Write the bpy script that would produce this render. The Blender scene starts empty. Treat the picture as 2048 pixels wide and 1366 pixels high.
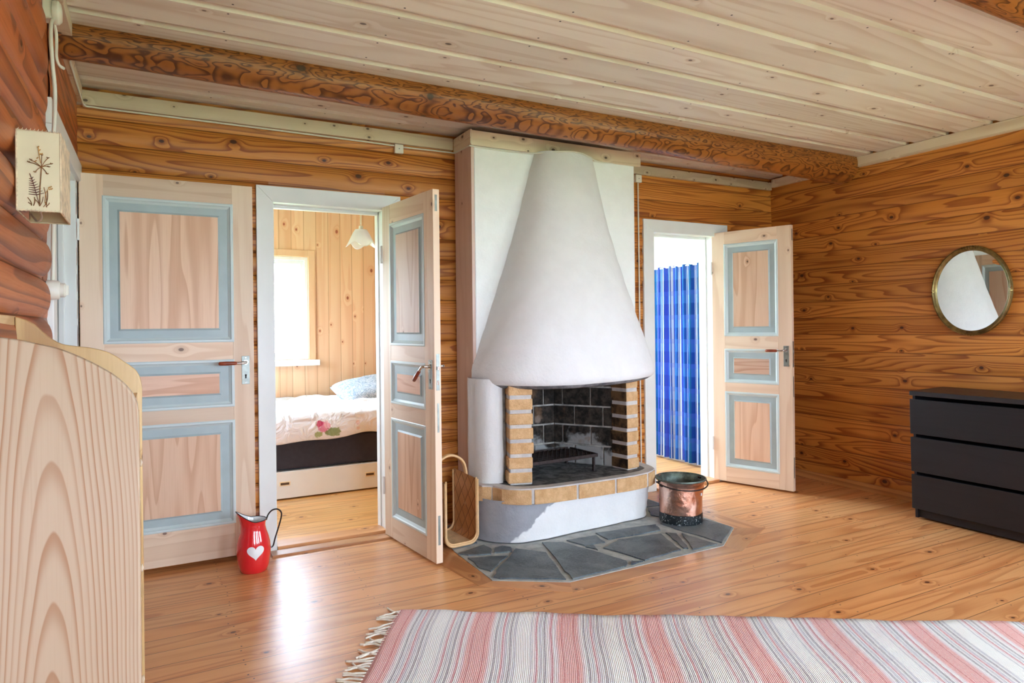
import bpy, bmesh, math, random
from mathutils import Vector, Matrix
random.seed(7)
SC = bpy.context.scene
COL = SC.collection

# ---------------------------------------------------------------- camera, world, exposure
YAW, ROLL, FPX = 0.490, -0.011, 1340.0
cam_d = bpy.data.cameras.new('camera')
cam = bpy.data.objects.new('camera', cam_d)
COL.objects.link(cam)
cam_d.sensor_width = 36.0
cam_d.lens = FPX / 2048 * 36.0
cam_d.shift_y = -28.0 / 2048
cam_d.clip_start = 0.05
_r = Vector((math.cos(YAW), -math.sin(YAW), 0)); _f = Vector((math.sin(YAW), math.cos(YAW), 0)); _u = Vector((0, 0, 1))
_r2 = _r * math.cos(ROLL) + _u * math.sin(ROLL)
_u2 = _u * math.cos(ROLL) - _r * math.sin(ROLL)
_m = Matrix.Identity(4)
for _i in range(3):
    _m[_i][0] = _r2[_i]; _m[_i][1] = _u2[_i]; _m[_i][2] = -_f[_i]
_m[0][3], _m[1][3], _m[2][3] = 0.0, 0.0, 1.3
cam.matrix_world = _m
SC.camera = cam

vs = SC.view_settings
vs.view_transform = 'Standard'; vs.look = 'None'; vs.gamma = 1.0; vs.use_curve_mapping = False
vs.exposure = 1.25

W = bpy.data.worlds.new('overcast_sky'); SC.world = W; W.use_nodes = True
_bg = W.node_tree.nodes['Background']
_bg.inputs[0].default_value = (0.775, 0.95, 1.17, 1); _bg.inputs[1].default_value = 14.0

def portal(name, loc, size, direction):
    """daylight entering at a window opening: the sky is sampled through this rectangle"""
    l = bpy.data.lights.new(name, 'AREA'); l.shape = 'RECTANGLE'; l.size, l.size_y = size
    l.cycles.is_portal = True
    o = bpy.data.objects.new(name, l); COL.objects.link(o); o.location = loc
    o.rotation_euler = Vector(direction).to_track_quat('-Z', 'Y').to_euler()
    return o
# windows of the house: (plane, a0, a1, z0, z1)
XL, XR, YB, YR, ZC = -0.35, 4.86, 4.16, -2.2, 2.585
WIN_REAR = [(0.0, 0.95, 0.85, 2.1), (1.9, 2.85, 0.85, 2.1), (3.6, 4.5, 0.85, 2.1)]
WIN_RIGHT = [(-0.9, 0.5, 0.85, 2.1)]
for a0, a1, z0, z1 in WIN_REAR:
    portal('daylight_rear', ((a0 + a1) / 2, YR - 0.12, (z0 + z1) / 2), (a1 - a0, z1 - z0), (0, 1, 0))
for a0, a1, z0, z1 in WIN_RIGHT:
    portal('daylight_right', (XR + 0.13, (a0 + a1) / 2, (z0 + z1) / 2), (a1 - a0, z1 - z0), (-1, 0, 0))
BW = (0.40, 1.245, 1.03, 1.965)          # bedroom window
portal('daylight_bedroom', ((BW[0] + BW[1]) / 2, 6.45, (BW[2] + BW[3]) / 2), (BW[1] - BW[0], BW[3] - BW[2]), (0, -1, 0))
portal('daylight_added_bedroom_window', (-0.55, 5.3, 1.5), (0.9, 0.9), (1, 0, 0))  # sky through the added, unseen side window of the bedroom
portal('daylight_added_closet_window', (3.45, 5.97, 1.5), (1.4, 1.5), (0, -1, 0))  # sky through the window added out of view in the curtained room

# ---------------------------------------------------------------- node helpers
def srgb(r, g, b):
    f = lambda c: (c / 255) / 12.92 if c / 255 <= 0.04045 else ((c / 255 + 0.055) / 1.055) ** 2.4
    return (f(r), f(g), f(b), 1.0)

class NT:
    def __init__(s, name):
        s.m = bpy.data.materials.new(name); s.m.use_nodes = True
        s.t = s.m.node_tree; s.b = s.t.nodes['Principled BSDF']; s.out = s.t.nodes['Material Output']
    def n(s, typ, **kw):
        nd = s.t.nodes.new(typ)
        for k, v in kw.items(): setattr(nd, k, v)
        return nd
    def put(s, sock, v):
        if hasattr(v, 'is_output') or isinstance(v, bpy.types.NodeSocket): s.t.links.new(v, sock)
        elif isinstance(v, (tuple, list)) and sock.type == 'RGBA' and len(v) == 3: sock.default_value = (*v, 1)
        else: sock.default_value = v
    def math(s, op, a, b=0.0, c=None, clamp=False):
        nd = s.n('ShaderNodeMath', operation=op, use_clamp=clamp)
        s.put(nd.inputs[0], a); s.put(nd.inputs[1], b)
        if c is not None: s.put(nd.inputs[2], c)
        return nd.outputs[0]
    def add(s, a, b): return s.math('ADD', a, b)
    def sub(s, a, b): return s.math('SUBTRACT', a, b)
    def mul(s, a, b): return s.math('MULTIPLY', a, b)
    def comb(s, x, y, z=0.0):
        nd = s.n('ShaderNodeCombineXYZ')
        for i, v in enumerate((x, y, z)): s.put(nd.inputs[i], v)
        return nd.outputs[0]
    def sep(s, v):
        nd = s.n('ShaderNodeSeparateXYZ'); s.put(nd.inputs[0], v); return nd.outputs
    def noise(s, vec, scale=1.0, detail=2.0, rough=0.5, dist=0.0):
        nd = s.n('ShaderNodeTexNoise'); s.put(nd.inputs['Vector'], vec)
        nd.inputs['Scale'].default_value = scale; nd.inputs['Detail'].default_value = detail
        nd.inputs['Roughness'].default_value = rough; nd.inputs['Distortion'].default_value = dist
        return nd.outputs[0]
    def smooth(s, x, lo, hi, a=0.0, b=1.0):
        nd = s.n('ShaderNodeMapRange', interpolation_type='SMOOTHSTEP'); s.put(nd.inputs[0], x)
        for i, v in zip((1, 2, 3, 4), (lo, hi, a, b)): nd.inputs[i].default_value = v
        return nd.outputs[0]
    def mix(s, f, a, b, mode='MIX'):
        nd = s.n('ShaderNodeMix', data_type='RGBA', blend_type=mode)
        s.put(nd.inputs[0], f); s.put(nd.inputs[6], a); s.put(nd.inputs[7], b)
        return nd.outputs[2]
    def obj(s): return s.n('ShaderNodeTexCoord').outputs['Object']
    def uv(s): return s.n('ShaderNodeTexCoord').outputs['UV']
    def bump(s, h, strength=0.2, dist=0.01):
        nd = s.n('ShaderNodeBump'); s.put(nd.inputs['Height'], h)
        nd.inputs['Strength'].default_value = strength; nd.inputs['Distance'].default_value = dist
        s.t.links.new(nd.outputs[0], s.b.inputs['Normal'])
    def fin(s, col, rough=0.5, metal=0.0, spec=0.5, coat=0.0, coat_rough=0.1):
        s.put(s.b.inputs['Base Color'], col); s.put(s.b.inputs['Roughness'], rough)
        s.put(s.b.inputs['Metallic'], metal); s.b.inputs['Specular IOR Level'].default_value = spec
        s.b.inputs['Coat Weight'].default_value = coat; s.b.inputs['Coat Roughness'].default_value = coat_rough
        return s.m

def plain(name, col, rough=0.5, metal=0.0, spec=0.5, var=0.04, scale=6.0, bump=0.0, bscale=60.0, coat=0.0):
    t = NT(name); P = t.obj()
    n = t.noise(P, scale, 3)
    c = t.mix(t.smooth(n, 0.3, 0.7), tuple(max(0, v * (1 - var)) for v in col[:3]), tuple(min(1, v * (1 + var)) for v in col[:3]))
    if bump: t.bump(t.noise(P, bscale, 3, 0.6), bump, 0.004)
    return t.fin(c, rough, metal, spec, coat)

def wood(name, along, across, light, mid, dark, plank=0.0, phase=0.0, rings=9.0, sa=0.55, sb=7.0, line=0.75,
         knot=0.5, kr=0.014, kcell=(0.55, 0.2), kcol=(0.05, 0.025, 0.012), rough=0.5, coat=0.0, spec=0.5, tint=0.18,
         gap=0.0, gapcol=(0.06, 0.03, 0.015), nails=None, bump=0.06, knot_amp=1.6, broad=0.5, fiber=0.25):
    t = NT(name); s = t.sep(t.obj()); ax = {'X': 0, 'Y': 1, 'Z': 2}
    A, B = s[ax[along]], s[ax[across]]
    C = s[3 - ax[along] - ax[across]]
    if plank:
        bp = t.math('DIVIDE', t.add(B, phase), plank)
        pid = t.math('FLOOR', bp); loc = t.math('FRACT', bp)
        wn = t.n('ShaderNodeTexWhiteNoise', noise_dimensions='1D'); t.put(wn.inputs['W'], pid)
        rs = t.n('ShaderNodeSeparateColor'); t.put(rs.inputs[0], wn.outputs['Color'])
        r1, r2, r3 = rs.outputs[0], rs.outputs[1], rs.outputs[2]
    else:
        oi = t.n('ShaderNodeObjectInfo'); r1 = oi.outputs['Random']; r2 = t.math('FRACT', t.mul(r1, 17.3)); r3 = t.math('FRACT', t.mul(r1, 5.7))
        pid = t.mul(r1, 9.0); loc = None
    Aq = t.add(A, t.mul(r1, 31.0)); Bq = t.add(B, t.mul(C, 0.6))
    N = t.noise(t.comb(t.mul(Aq, sa), t.mul(Bq, sb), t.mul(pid, 3.71)), 1.0, 1.5, 0.45, 0.0)
    v = t.mul(N, rings)
    kd = None
    if knot > 0:
        kc0, kc1 = kcell[0], (plank or kcell[1])
        vb = bp if plank else t.math('DIVIDE', Bq, kc1)
        ka = t.math('DIVIDE', Aq, kc0)
        vo = t.n('ShaderNodeTexVoronoi', voronoi_dimensions='2D'); vo.inputs['Scale'].default_value = 1.0
        vo.inputs['Randomness'].default_value = 0.75
        t.put(vo.inputs['Vector'], t.comb(ka, vb))
        ps = t.sep(vo.outputs['Position'])
        dx = t.mul(t.sub(ka, ps[0]), kc0 / 1.5); dy = t.mul(t.sub(vb, ps[1]), kc1)
        kd = t.math('SQRT', t.add(t.mul(dx, dx), t.mul(dy, dy)))
        cs = t.n('ShaderNodeSeparateColor'); t.put(cs.inputs[0], vo.outputs['Color'])
        gate = t.math('LESS_THAN', cs.outputs[0], knot)
        kd = t.add(kd, t.mul(t.sub(1.0, gate), 10.0))
        rad = t.add(kr * 0.5, t.mul(cs.outputs[1], kr))
        q = t.math('DIVIDE', kd, t.mul(rad, 2.6))
        v = t.add(v, t.mul(t.math('POWER', 2.718, t.mul(t.mul(q, q), -1.0)), knot_amp))
    f = t.math('FRACT', v)
    lat = t.mul(t.math('POWER', t.smooth(f, 0.2, 0.93), 1.8), t.smooth(f, 0.93, 1.0, 1.0, 0.0))
    fib = t.noise(t.comb(t.mul(Aq, 5.0), t.mul(Bq, 190.0), t.mul(pid, 1.3)), 1.0, 2, 0.6)
    low = t.noise(t.comb(t.mul(Aq, 0.8), t.mul(Bq, 5.0), t.add(t.mul(pid, 2.1), 5.0)), 1.0, 2)
    lm = t.add(t.mul(t.smooth(low, 0.3, 0.7), broad), t.mul(r2, 1.0 - broad))
    c = t.mix(lm, light, mid)
    c = t.mix(t.mul(lat, t.add(line * 0.55, t.mul(low, line * 0.9))), c, dark)
    c = t.mix(t.mul(t.smooth(fib, 0.45, 0.8), fiber), c, dark)
    tv = t.add(1.0 - tint, t.mul(r3, 2 * tint))
    c = t.mix(1.0, c, t.comb(tv, tv, tv), 'MULTIPLY')
    if kd is not None:
        kn = t.math('DIVIDE', kd, rad)
        c = t.mix(t.mul(t.smooth(kn, 1.1, 2.6, 1.0, 0.0), 0.55), c, dark)
        c = t.mix(t.mul(t.smooth(kn, 0.65, 1.05, 1.0, 0.0), 0.9), c, kcol)
    if gap and loc is not None:
        e = t.mul(t.math('MINIMUM', loc, t.sub(1.0, loc)), plank)
        c = t.mix(t.mul(t.smooth(e, gap * 0.5, gap, 1.0, 0.0), 0.85), c, gapcol)
    if nails and loc is not None:
        sp, off, nr = nails
        na = t.mul(t.sub(t.math('FRACT', t.math('DIVIDE', t.add(A, t.mul(r1, 0.05)), sp)), 0.5), sp)
        nb = t.mul(t.sub(t.math('MINIMUM', loc, t.sub(1.0, loc)), off), plank)
        nd = t.math('SQRT', t.add(t.mul(na, na), t.mul(nb, nb)))
        c = t.mix(t.smooth(nd, nr * 0.7, nr, 1.0, 0.0), c, (0.035, 0.03, 0.03))
    if bump: t.bump(t.add(lat, t.mul(fib, 0.6)), bump, 0.003)
    rr = t.add(rough - 0.06, t.mul(fib, 0.12))
    return t.fin(c, rr, 0.0, spec, coat, 0.27)

def C3(r, g, b): return srgb(r, g, b)[:3]

# ---------------------------------------------------------------- materials
LOG = dict(light=C3(213, 144, 68), mid=C3(196, 122, 48), dark=C3(136, 66, 22), rings=19, sa=0.40, sb=6.5, line=0.8, knot=0.42, kr=0.0105,
           kcell=(0.40, 0.135), rough=0.42, spec=0.4, tint=0.12, gap=0.004, gapcol=C3(112, 60, 26), knot_amp=1.7, kcol=C3(58, 32, 20))
M_log_x = wood('pine_log_back_wall', 'X', 'Z', plank=0.135, **LOG)
M_log_y = wood('pine_log_side_wall', 'Y', 'Z', plank=0.135, **LOG)
LOG2 = dict(LOG); LOG2.update(light=C3(196, 116, 64), mid=C3(176, 92, 46), dark=C3(116, 50, 22), rings=11, sb=5)
M_log_l = wood('reddish_pine_log', 'Y', 'Z', plank=0.135, **LOG2)
M_beam = wood('varnished_dark_log', 'X', 'Z', C3(190, 122, 58), C3(158, 94, 42), C3(92, 46, 20), rings=7, sa=7.5, sb=38.0, line=1.0,
              knot=0.5, kcell=(0.8, 0.2), kr=0.012, rough=0.38, spec=0.45, knot_amp=1.5)
M_ceil = wood('whitewashed_pine_ceiling', 'X', 'Y', C3(236, 230, 218), C3(228, 217, 205), C3(204, 184, 164), plank=0.275, phase=-0.1375 + 0.0, rings=9, sa=0.35,
              sb=5.0, line=0.5, knot=0.55, kr=0.0085, kcell=(0.5, 0.2), kcol=C3(92, 72, 60), rough=0.5, spec=0.35, tint=0.06, nails=(0.62, 0.17, 0.0055), fiber=0.12, knot_amp=1.2)
M_trimw_x = wood('whitewashed_pine_trim_long', 'X', 'Z', C3(222, 208, 184), C3(208, 192, 168), C3(182, 160, 132), rings=5, line=0.4, knot=0.5, kr=0.007, kcell=(0.22, 0.05), kcol=C3(70, 55, 45), rough=0.55, fiber=0.15)
M_trimw_y = wood('whitewashed_pine_trim_side', 'Y', 'Z', C3(230, 218, 196), C3(222, 206, 180), C3(192, 164, 130), rings=5, line=0.4, knot=0.4, kr=0.007, kcell=(0.3, 0.05), kcol=C3(70, 55, 45), rough=0.55, fiber=0.15)
FL = dict(rings=10, sa=0.4, sb=5.5, line=0.55, knot=0.5, kr=0.009, kcell=(0.6, 0.13), rough=0.38, spec=0.5, tint=0.08, gap=0.0022, kcol=C3(70, 38, 30), bump=0.03, coat=0.35)
M_floor = wood('lacquered_pine_floor', 'X', 'Y', C3(230, 172, 116), C3(220, 150, 92), C3(182, 106, 54), plank=0.128, nails=(0.63, 0.16, 0.0042), **FL)
FLb = dict(FL); FLb.update(rough=0.34)
M_floor_bed = wood('yellow_pine_floor', 'X', 'Y', C3(236, 186, 118), C3(228, 170, 100), C3(196, 128, 66), plank=0.11, **FLb)
M_floor_edge = wood('pine_floor_border', 'X', 'Y', C3(222, 166, 114), C3(210, 148, 96), C3(172, 104, 60), rings=6, sb=6, line=0.6, knot=0.4, kr=0.009, kcell=(0.5, 0.12), rough=0.3, coat=0.15)
PAN = dict(rings=6, sa=0.3, sb=7, line=0.4, knot=0.6, kr=0.009, kcell=(0.42, 0.12), kcol=C3(150, 70, 44), rough=0.55, tint=0.05, gap=0.004, gapcol=C3(196, 150, 110), fiber=0.15)
M_panel_x = wood('pale_pine_panelling', 'Z', 'X', C3(240, 208, 168), C3(236, 192, 150), C3(222, 158, 112), plank=0.11, **PAN)
M_panel_y = wood('pale_pine_panelling_side', 'Z', 'Y', C3(240, 208, 168), C3(236, 192, 150), C3(222, 158, 112), plank=0.11, **PAN)
DR = dict(line=0.45, knot=0.32, kr=0.007, kcell=(0.42, 0.12), kcol=C3(110, 84, 76), rough=0.5, fiber=0.18, bump=0.03)
M_door_v = wood('whitewashed_door_stile', 'Z', 'X', C3(230, 208, 184), C3(224, 196, 170), C3(204, 168, 136), rings=4, sb=8, **DR)
M_door_h = wood('whitewashed_door_rail', 'X', 'Z', C3(230, 208, 184), C3(224, 196, 170), C3(204, 168, 136), rings=5, sb=7, **DR)
M_door_p = wood('whitewashed_door_panel', 'Z', 'X', C3(228, 196, 170), C3(220, 182, 152), C3(192, 140, 106), rings=9, sa=0.5, sb=7, line=0.55, knot=0.1, kr=0.006, kcell=(0.5, 0.2), rough=0.5, fiber=0.25, bump=0.03)
M_door_ph = wood('whitewashed_door_panel_crosswise', 'X', 'Z', C3(228, 192, 168), C3(220, 178, 150), C3(192, 136, 104), rings=8, sa=0.8, sb=9, line=0.6, knot=0.1, kr=0.006, kcell=(0.5, 0.2), rough=0.5, fiber=0.25, bump=0.03)
M_bluegrey = plain('blue_grey_door_paint', srgb(172, 188, 190), 0.45, var=0.04, scale=9)
M_bluelight = plain('pale_blue_door_moulding', srgb(204, 218, 218), 0.4, var=0.03)
M_white = plain('white_paint', srgb(232, 236, 234), 0.4, var=0.02)
M_white_cl = plain('white_interior_paint', srgb(236, 236, 232), 0.5, var=0.02)
M_plastic = plain('cream_white_plastic', srgb(232, 230, 218), 0.35, var=0.02)
M_cable = plain('white_cable', srgb(228, 228, 216), 0.45, var=0.02)
M_chrome = plain('chrome', srgb(206, 206, 204), 0.18, 1.0)
M_steelplate = plain('dull_nickel_plate', srgb(150, 156, 150), 0.45, 1.0, scale=30, var=0.12)
M_grip = plain('red_brown_wood_grip', srgb(140, 62, 36), 0.35, var=0.2, scale=40)
M_black = plain('black_hole', srgb(18, 16, 15), 0.7)
M_dark = plain('dark_gap', srgb(30, 24, 20), 0.8)
M_blackbrown = wood('black_brown_veneer', 'Y', 'Z', C3(32, 31, 34), C3(26, 25, 28), C3(20, 19, 21), rings=8, line=0.5, knot=0.0, rough=0.42, spec=0.4, fiber=0.3, bump=0.02)
M_blackbrown_t = wood('black_brown_veneer_top', 'Y', 'X', C3(44, 40, 40), C3(34, 31, 32), C3(22, 20, 22), rings=8, line=0.5, knot=0.0, rough=0.42, spec=0.4, fiber=0.3, bump=0.02)
M_pine_v = wood('pale_unfinished_pine', 'Z', 'X', C3(220, 194, 164), C3(210, 182, 150), C3(166, 122, 86), rings=15, sa=0.55, sb=4.2, line=0.85, knot=0.16, kr=0.006, kcell=(0.5, 0.16), rough=0.55, fiber=0.12, broad=0.9, tint=0.0, bump=0.04)
def m_cathedral():
    """flat-sawn board: growth rings cut by a plane that leans along the trunk"""
    t = NT('pale_pine_with_arched_grain'); s = t.sep(t.obj())
    wob = t.mul(t.sub(t.noise(t.comb(t.mul(s[0], 6.0), 0.0, t.mul(s[2], 1.6)), 1, 2), 0.5), 0.03)
    dx = t.add(t.sub(s[0], 0.052), wob)
    h = t.add(t.mul(s[2], 0.066), 0.002)
    R = t.math('SQRT', t.add(t.mul(dx, dx), t.mul(h, h)))
    v = t.add(t.add(t.mul(R, 150.0), t.mul(t.mul(dx, dx), 450.0)), t.mul(t.noise(t.comb(t.mul(s[0], 20.0), 0.0, t.mul(s[2], 2.0)), 1, 2), 1.0))
    f = t.math('FRACT', v); idn = t.math('FLOOR', v)
    wn = t.n('ShaderNodeTexWhiteNoise', noise_dimensions='1D'); t.put(wn.inputs['W'], idn)
    lat = t.mul(t.math('POWER', t.smooth(f, 0.25, 0.94), 2.8), t.smooth(f, 0.94, 1.0, 1.0, 0.0))
    fib = t.noise(t.comb(t.mul(s[0], 260.0), 0.0, t.mul(s[2], 5.0)), 1.0, 2, 0.6)
    c = t.mix(t.noise(t.comb(t.mul(s[0], 9.0), 0.0, t.mul(s[2], 1.5)), 1, 2), C3(184, 166, 144), C3(172, 152, 126))
    c = t.mix(t.mul(lat, t.add(0.4, t.mul(wn.outputs['Value'], 0.5))), c, C3(148, 106, 72))
    c = t.mix(t.mul(t.smooth(fib, 0.5, 0.8), 0.18), c, C3(150, 118, 92))
    t.bump(t.add(lat, fib), 0.04, 0.003)
    return t.fin(c, 0.55, spec=0.35)
M_pine_v = m_cathedral()
M_pine_y = wood('pale_pine_boards', 'Y', 'Z', C3(226, 196, 150), C3(214, 180, 132), C3(178, 134, 86), rings=8, sa=0.5, sb=6, line=0.5, knot=0.2, kr=0.008, kcell=(0.5, 0.16), rough=0.45, tint=0.0)
M_pine_far = wood('varnished_pine_side', 'Z', 'X', C3(214, 186, 134), C3(202, 168, 114), C3(160, 116, 70), rings=8, sa=0.5, sb=6, line=0.6, knot=0.1, kr=0.006, rough=0.35, tint=0.0)
M_pine_edge = plain('pale_pine_edge', srgb(226, 212, 192), 0.5, var=0.06, scale=30)

def m_plaster(name, col, stain=None, rough=0.75):
    t = NT(name); P = t.obj()
    n1 = t.noise(P, 9, 4, 0.6); n2 = t.noise(P, 70, 3, 0.6)
    c = t.mix(t.smooth(n1, 0.3, 0.75), tuple(v * 0.955 for v in col), col)
    if stain: c = stain(t, P, c)
    t.bump(t.add(n1, t.mul(n2, 0.3)), 0.5, 0.012)
    return t.fin(c, rough, spec=0.25)
WHITE = C3(234, 235, 235)
M_plaster = m_plaster('white_plaster', WHITE)
M_breast = m_plaster('smooth_white_plaster', C3(247, 251, 250), rough=0.6)
def _base_stain(t, P, c):
    s = t.sep(P)
    n = t.noise(P, 7, 3, 0.6)
    edge = t.add(t.sub(s[0], t.mul(s[2], 1.08)), t.mul(t.sub(n, 0.5), 0.22))    # bare cement patch left of a slanting line
    grey = t.mix(t.noise(P, 14, 4), C3(150, 153, 160), C3(178, 180, 186))
    return t.mix(t.smooth(edge, -0.58, -0.56), grey, c)
M_base = m_plaster('white_plaster_with_bare_cement', C3(244, 245, 245), _base_stain)
def m_grey_cement(name, a, b):
    t = NT(name); P = t.obj(); n = t.noise(P, 12, 5, 0.65)
    t.bump(t.noise(P, 60, 4), 0.4, 0.006)
    return t.fin(t.mix(t.smooth(n, 0.3, 0.7), a, b), 0.85, spec=0.2)
M_cement = m_grey_cement('grey_mortar', C3(186, 184, 184), C3(212, 206, 200))
M_soot_under = m_grey_cement('sooty_grey_plaster', C3(96, 98, 102), C3(156, 158, 162))
def m_brick(name, a, b, soot=0.0):
    t = NT(name); P = t.obj(); n = t.noise(P, 16, 5, 0.7); n2 = t.noise(P, 130, 4, 0.7)
    c = t.mix(t.smooth(n, 0.3, 0.7), a, b)
    c = t.mix(t.mul(t.smooth(n2, 0.58, 0.72), 0.55), c, C3(150, 96, 50))
    oi = t.n('ShaderNodeTexCoord')
    t.bump(t.add(t.mul(n, 0.6), n2), 0.75, 0.008)
    return t.fin(c, 0.85, spec=0.2)
M_brick = m_brick('yellow_brick', C3(208, 164, 116), C3(232, 194, 146))
def m_firebrick():
    t = NT('sooty_firebrick'); P = t.obj(); s = t.sep(P)
    n = t.noise(P, 5, 4, 0.6); n2 = t.noise(P, 22, 4, 0.7)
    c = t.mix(t.smooth(n2, 0.35, 0.7), C3(30, 27, 24), C3(70, 62, 54))
    ash = t.add(t.mul(t.sub(0.62, s[2]), 1.6), t.mul(t.sub(n, 0.5), 1.5))           # pale ash burnt clean low down
    c = t.mix(t.smooth(ash, 0.12, 0.3), c, C3(150, 150, 148))
    c = t.mix(t.mul(t.smooth(n, 0.58, 0.7), 0.6), c, C3(122, 92, 66))
    t.bump(n2, 0.5, 0.006)
    return t.fin(c, 0.85, spec=0.2)
M_fire = m_firebrick()
M_firemortar = m_grey_cement('ashy_mortar', C3(120, 118, 112), C3(186, 182, 174))
def m_sootbrick():
    t = NT('soot_stained_brick'); P = t.obj(); n = t.noise(P, 9, 4, 0.6)
    c = t.mix(t.smooth(n, 0.35, 0.62), C3(44, 36, 28), C3(120, 92, 62))
    t.bump(t.noise(P, 120, 4), 0.5, 0.006); return t.fin(c, 0.85, spec=0.2)
M_sootbrick = m_sootbrick()
def m_slate():
    t = NT('blue_grey_slate'); P = t.obj(); s = t.sep(P)
    n = t.noise(P, 5, 5, 0.65, 0.6); n2 = t.noise(t.comb(t.mul(s[0], 60), t.mul(s[1], 90), 0.0), 1, 4, 0.7)
    c = t.mix(t.smooth(n, 0.32, 0.68), C3(58, 72, 82), C3(112, 124, 130))
    c = t.mix(t.mul(t.smooth(n2, 0.45, 0.75), 0.6), c, C3(132, 136, 130))
    t.bump(t.add(n, t.mul(n2, 0.9)), 0.9, 0.008)
    return t.fin(c, t.add(0.32, t.mul(n, 0.25)), spec=0.5)
M_slate = m_slate()
M_grout = m_grey_cement('grey_grout', C3(156, 160, 160), C3(190, 192, 188))
def m_fire_floor():
    t = NT('sooty_hearth_stone'); P = t.obj(); n = t.noise(t.mul(1.0, 1.0) and P, 11, 5, 0.7, 1.0)
    c = t.mix(t.smooth(n, 0.35, 0.68), C3(44, 48, 50), C3(126, 128, 126))
    t.bump(n, 0.5, 0.006); return t.fin(c, 0.6, spec=0.4)
M_firefloor = m_fire_floor()
M_iron = plain('rusty_dark_iron', srgb(62, 52, 50), 0.6, 0.6, var=0.3, scale=50)
def m_copper():
    t = NT('hammered_copper'); P = t.obj(); n = t.noise(P, 7, 4, 0.6); v = t.noise(P, 26, 2)
    c = t.mix(t.smooth(n, 0.35, 0.7), C3(220, 164, 140), C3(240, 206, 190))
    t.bump(v, 0.5, 0.012); return t.fin(c, t.add(0.2, t.mul(n, 0.22)), 1.0)
M_copper = m_copper()
def m_verdigris():
    t = NT('tarnished_green_copper'); P = t.obj(); n = t.noise(P, 14, 5, 0.65)
    return t.fin(t.mix(t.smooth(n, 0.35, 0.7), C3(74, 82, 76), C3(128, 146, 136)), 0.5, 0.5)
M_verd = m_verdigris()
def m_band():
    t = NT('black_white_speckled_band'); P = t.obj(); n = t.noise(P, 55, 3, 0.6, 1.5)
    return t.fin(t.mix(t.smooth(n, 0.60, 0.66), C3(24, 34, 38), C3(196, 206, 206)), 0.4, 0.0)
M_band = m_band()
M_red = plain('red_enamel', srgb(226, 34, 44), 0.12, spec=0.6, var=0.03, coat=0.6)
M_enamel_w = plain('white_enamel', srgb(238, 240, 242), 0.12, spec=0.6, var=0.01, coat=0.5)
M_enamel_k = plain('dark_blue_enamel', srgb(30, 30, 38), 0.2, spec=0.6)
def m_birch():
    t = NT('woven_birch_bark'); P = t.obj(); s = t.sep(P)
    p, q = t.mul(t.add(t.mul(s[1], 1.4), s[2]), 9.0), t.mul(t.sub(t.mul(s[1], 1.4), s[2]), 9.0)
    e1 = t.math('ABSOLUTE', t.sub(t.math('FRACT', p), 0.5)); e2 = t.math('ABSOLUTE', t.sub(t.math('FRACT', q), 0.5))
    chk = t.math('FRACT', t.mul(t.add(t.math('FLOOR', p), t.math('FLOOR', q)), 0.5))
    e = t.math('MAXIMUM', e1, e2)
    c = t.mix(t.noise(P, 10, 3), C3(178, 118, 66), C3(196, 138, 84))
    c = t.mix(t.mul(chk, 0.4), c, C3(158, 98, 50))
    c = t.mix(t.smooth(e, 0.455, 0.49), c, C3(104, 60, 28))
    t.bump(t.smooth(e, 0.4, 0.5), 0.4, 0.004)
    return t.fin(c, 0.5, spec=0.35)
M_birch = m_birch()
M_birch_floor = plain('pale_woven_splint', srgb(206, 178, 140), 0.6, var=0.14, scale=22, bump=0.5, bscale=40)
M_rim = plain('pale_bent_wood', srgb(226, 184, 132), 0.4, var=0.08, scale=30)
M_parch = plain('cream_parchment', srgb(226, 216, 184), 0.6, var=0.03, scale=12)
M_parch_side = plain('worn_parchment_edge', srgb(214, 194, 164), 0.7, var=0.22, scale=38)
M_pressed = plain('pressed_brown_plants', srgb(120, 80, 36), 0.7, var=0.3, scale=60)
M_fern = plain('pressed_dark_fern', srgb(98, 52, 40), 0.7, var=0.2, scale=60)
M_fadedfl = plain('pressed_ochre_flower', srgb(178, 128, 58), 0.7, var=0.3, scale=60)
M_gilt = plain('aged_bronze_gilt', srgb(128, 112, 70), 0.35, 0.85, var=0.3, scale=26)
M_mirror = plain('mirror_glass', srgb(236, 240, 238), 0.01, 1.0, var=0.0)
def m_glass():
    t = NT('window_glass'); t.t.nodes.remove(t.b)
    a = t.n('ShaderNodeBsdfTransparent'); g = t.n('ShaderNodeBsdfGlossy'); g.inputs['Roughness'].default_value = 0.02
    mx = t.n('ShaderNodeMixShader'); mx.inputs[0].default_value = 0.06
    t.t.links.new(a.outputs[0], mx.inputs[1]); t.t.links.new(g.outputs[0], mx.inputs[2]); t.t.links.new(mx.outputs[0], t.out.inputs[0])
    return t.m
M_glass = m_glass()
def m_frost():
    t = NT('frosted_pressed_glass'); t.t.nodes.remove(t.b)
    a = t.n('ShaderNodeBsdfTransparent'); d = t.n('ShaderNodeBsdfTranslucent'); d.inputs[0].default_value = (0.9, 0.88, 0.9, 1)
    g = t.n('ShaderNodeBsdfGlossy'); g.inputs['Roughness'].default_value = 0.12
    df = t.n('ShaderNodeBsdfDiffuse'); df.inputs[0].default_value = (0.86, 0.84, 0.87, 1)
    m0 = t.n('ShaderNodeMixShader'); m0.inputs[0].default_value = 0.5
    m1 = t.n('ShaderNodeMixShader'); m1.inputs[0].default_value = 0.72
    m2 = t.n('ShaderNodeMixShader'); m2.inputs[0].default_value = 0.12
    L = t.t.links.new
    L(d.outputs[0], m0.inputs[1]); L(df.outputs[0], m0.inputs[2])
    L(a.outputs[0], m1.inputs[1]); L(m0.outputs[0], m1.inputs[2]); L(m1.outputs[0], m2.inputs[1]); L(g.outputs[0], m2.inputs[2]); L(m2.outputs[0], t.out.inputs[0])
    return t.m
M_frost = m_frost()
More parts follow.
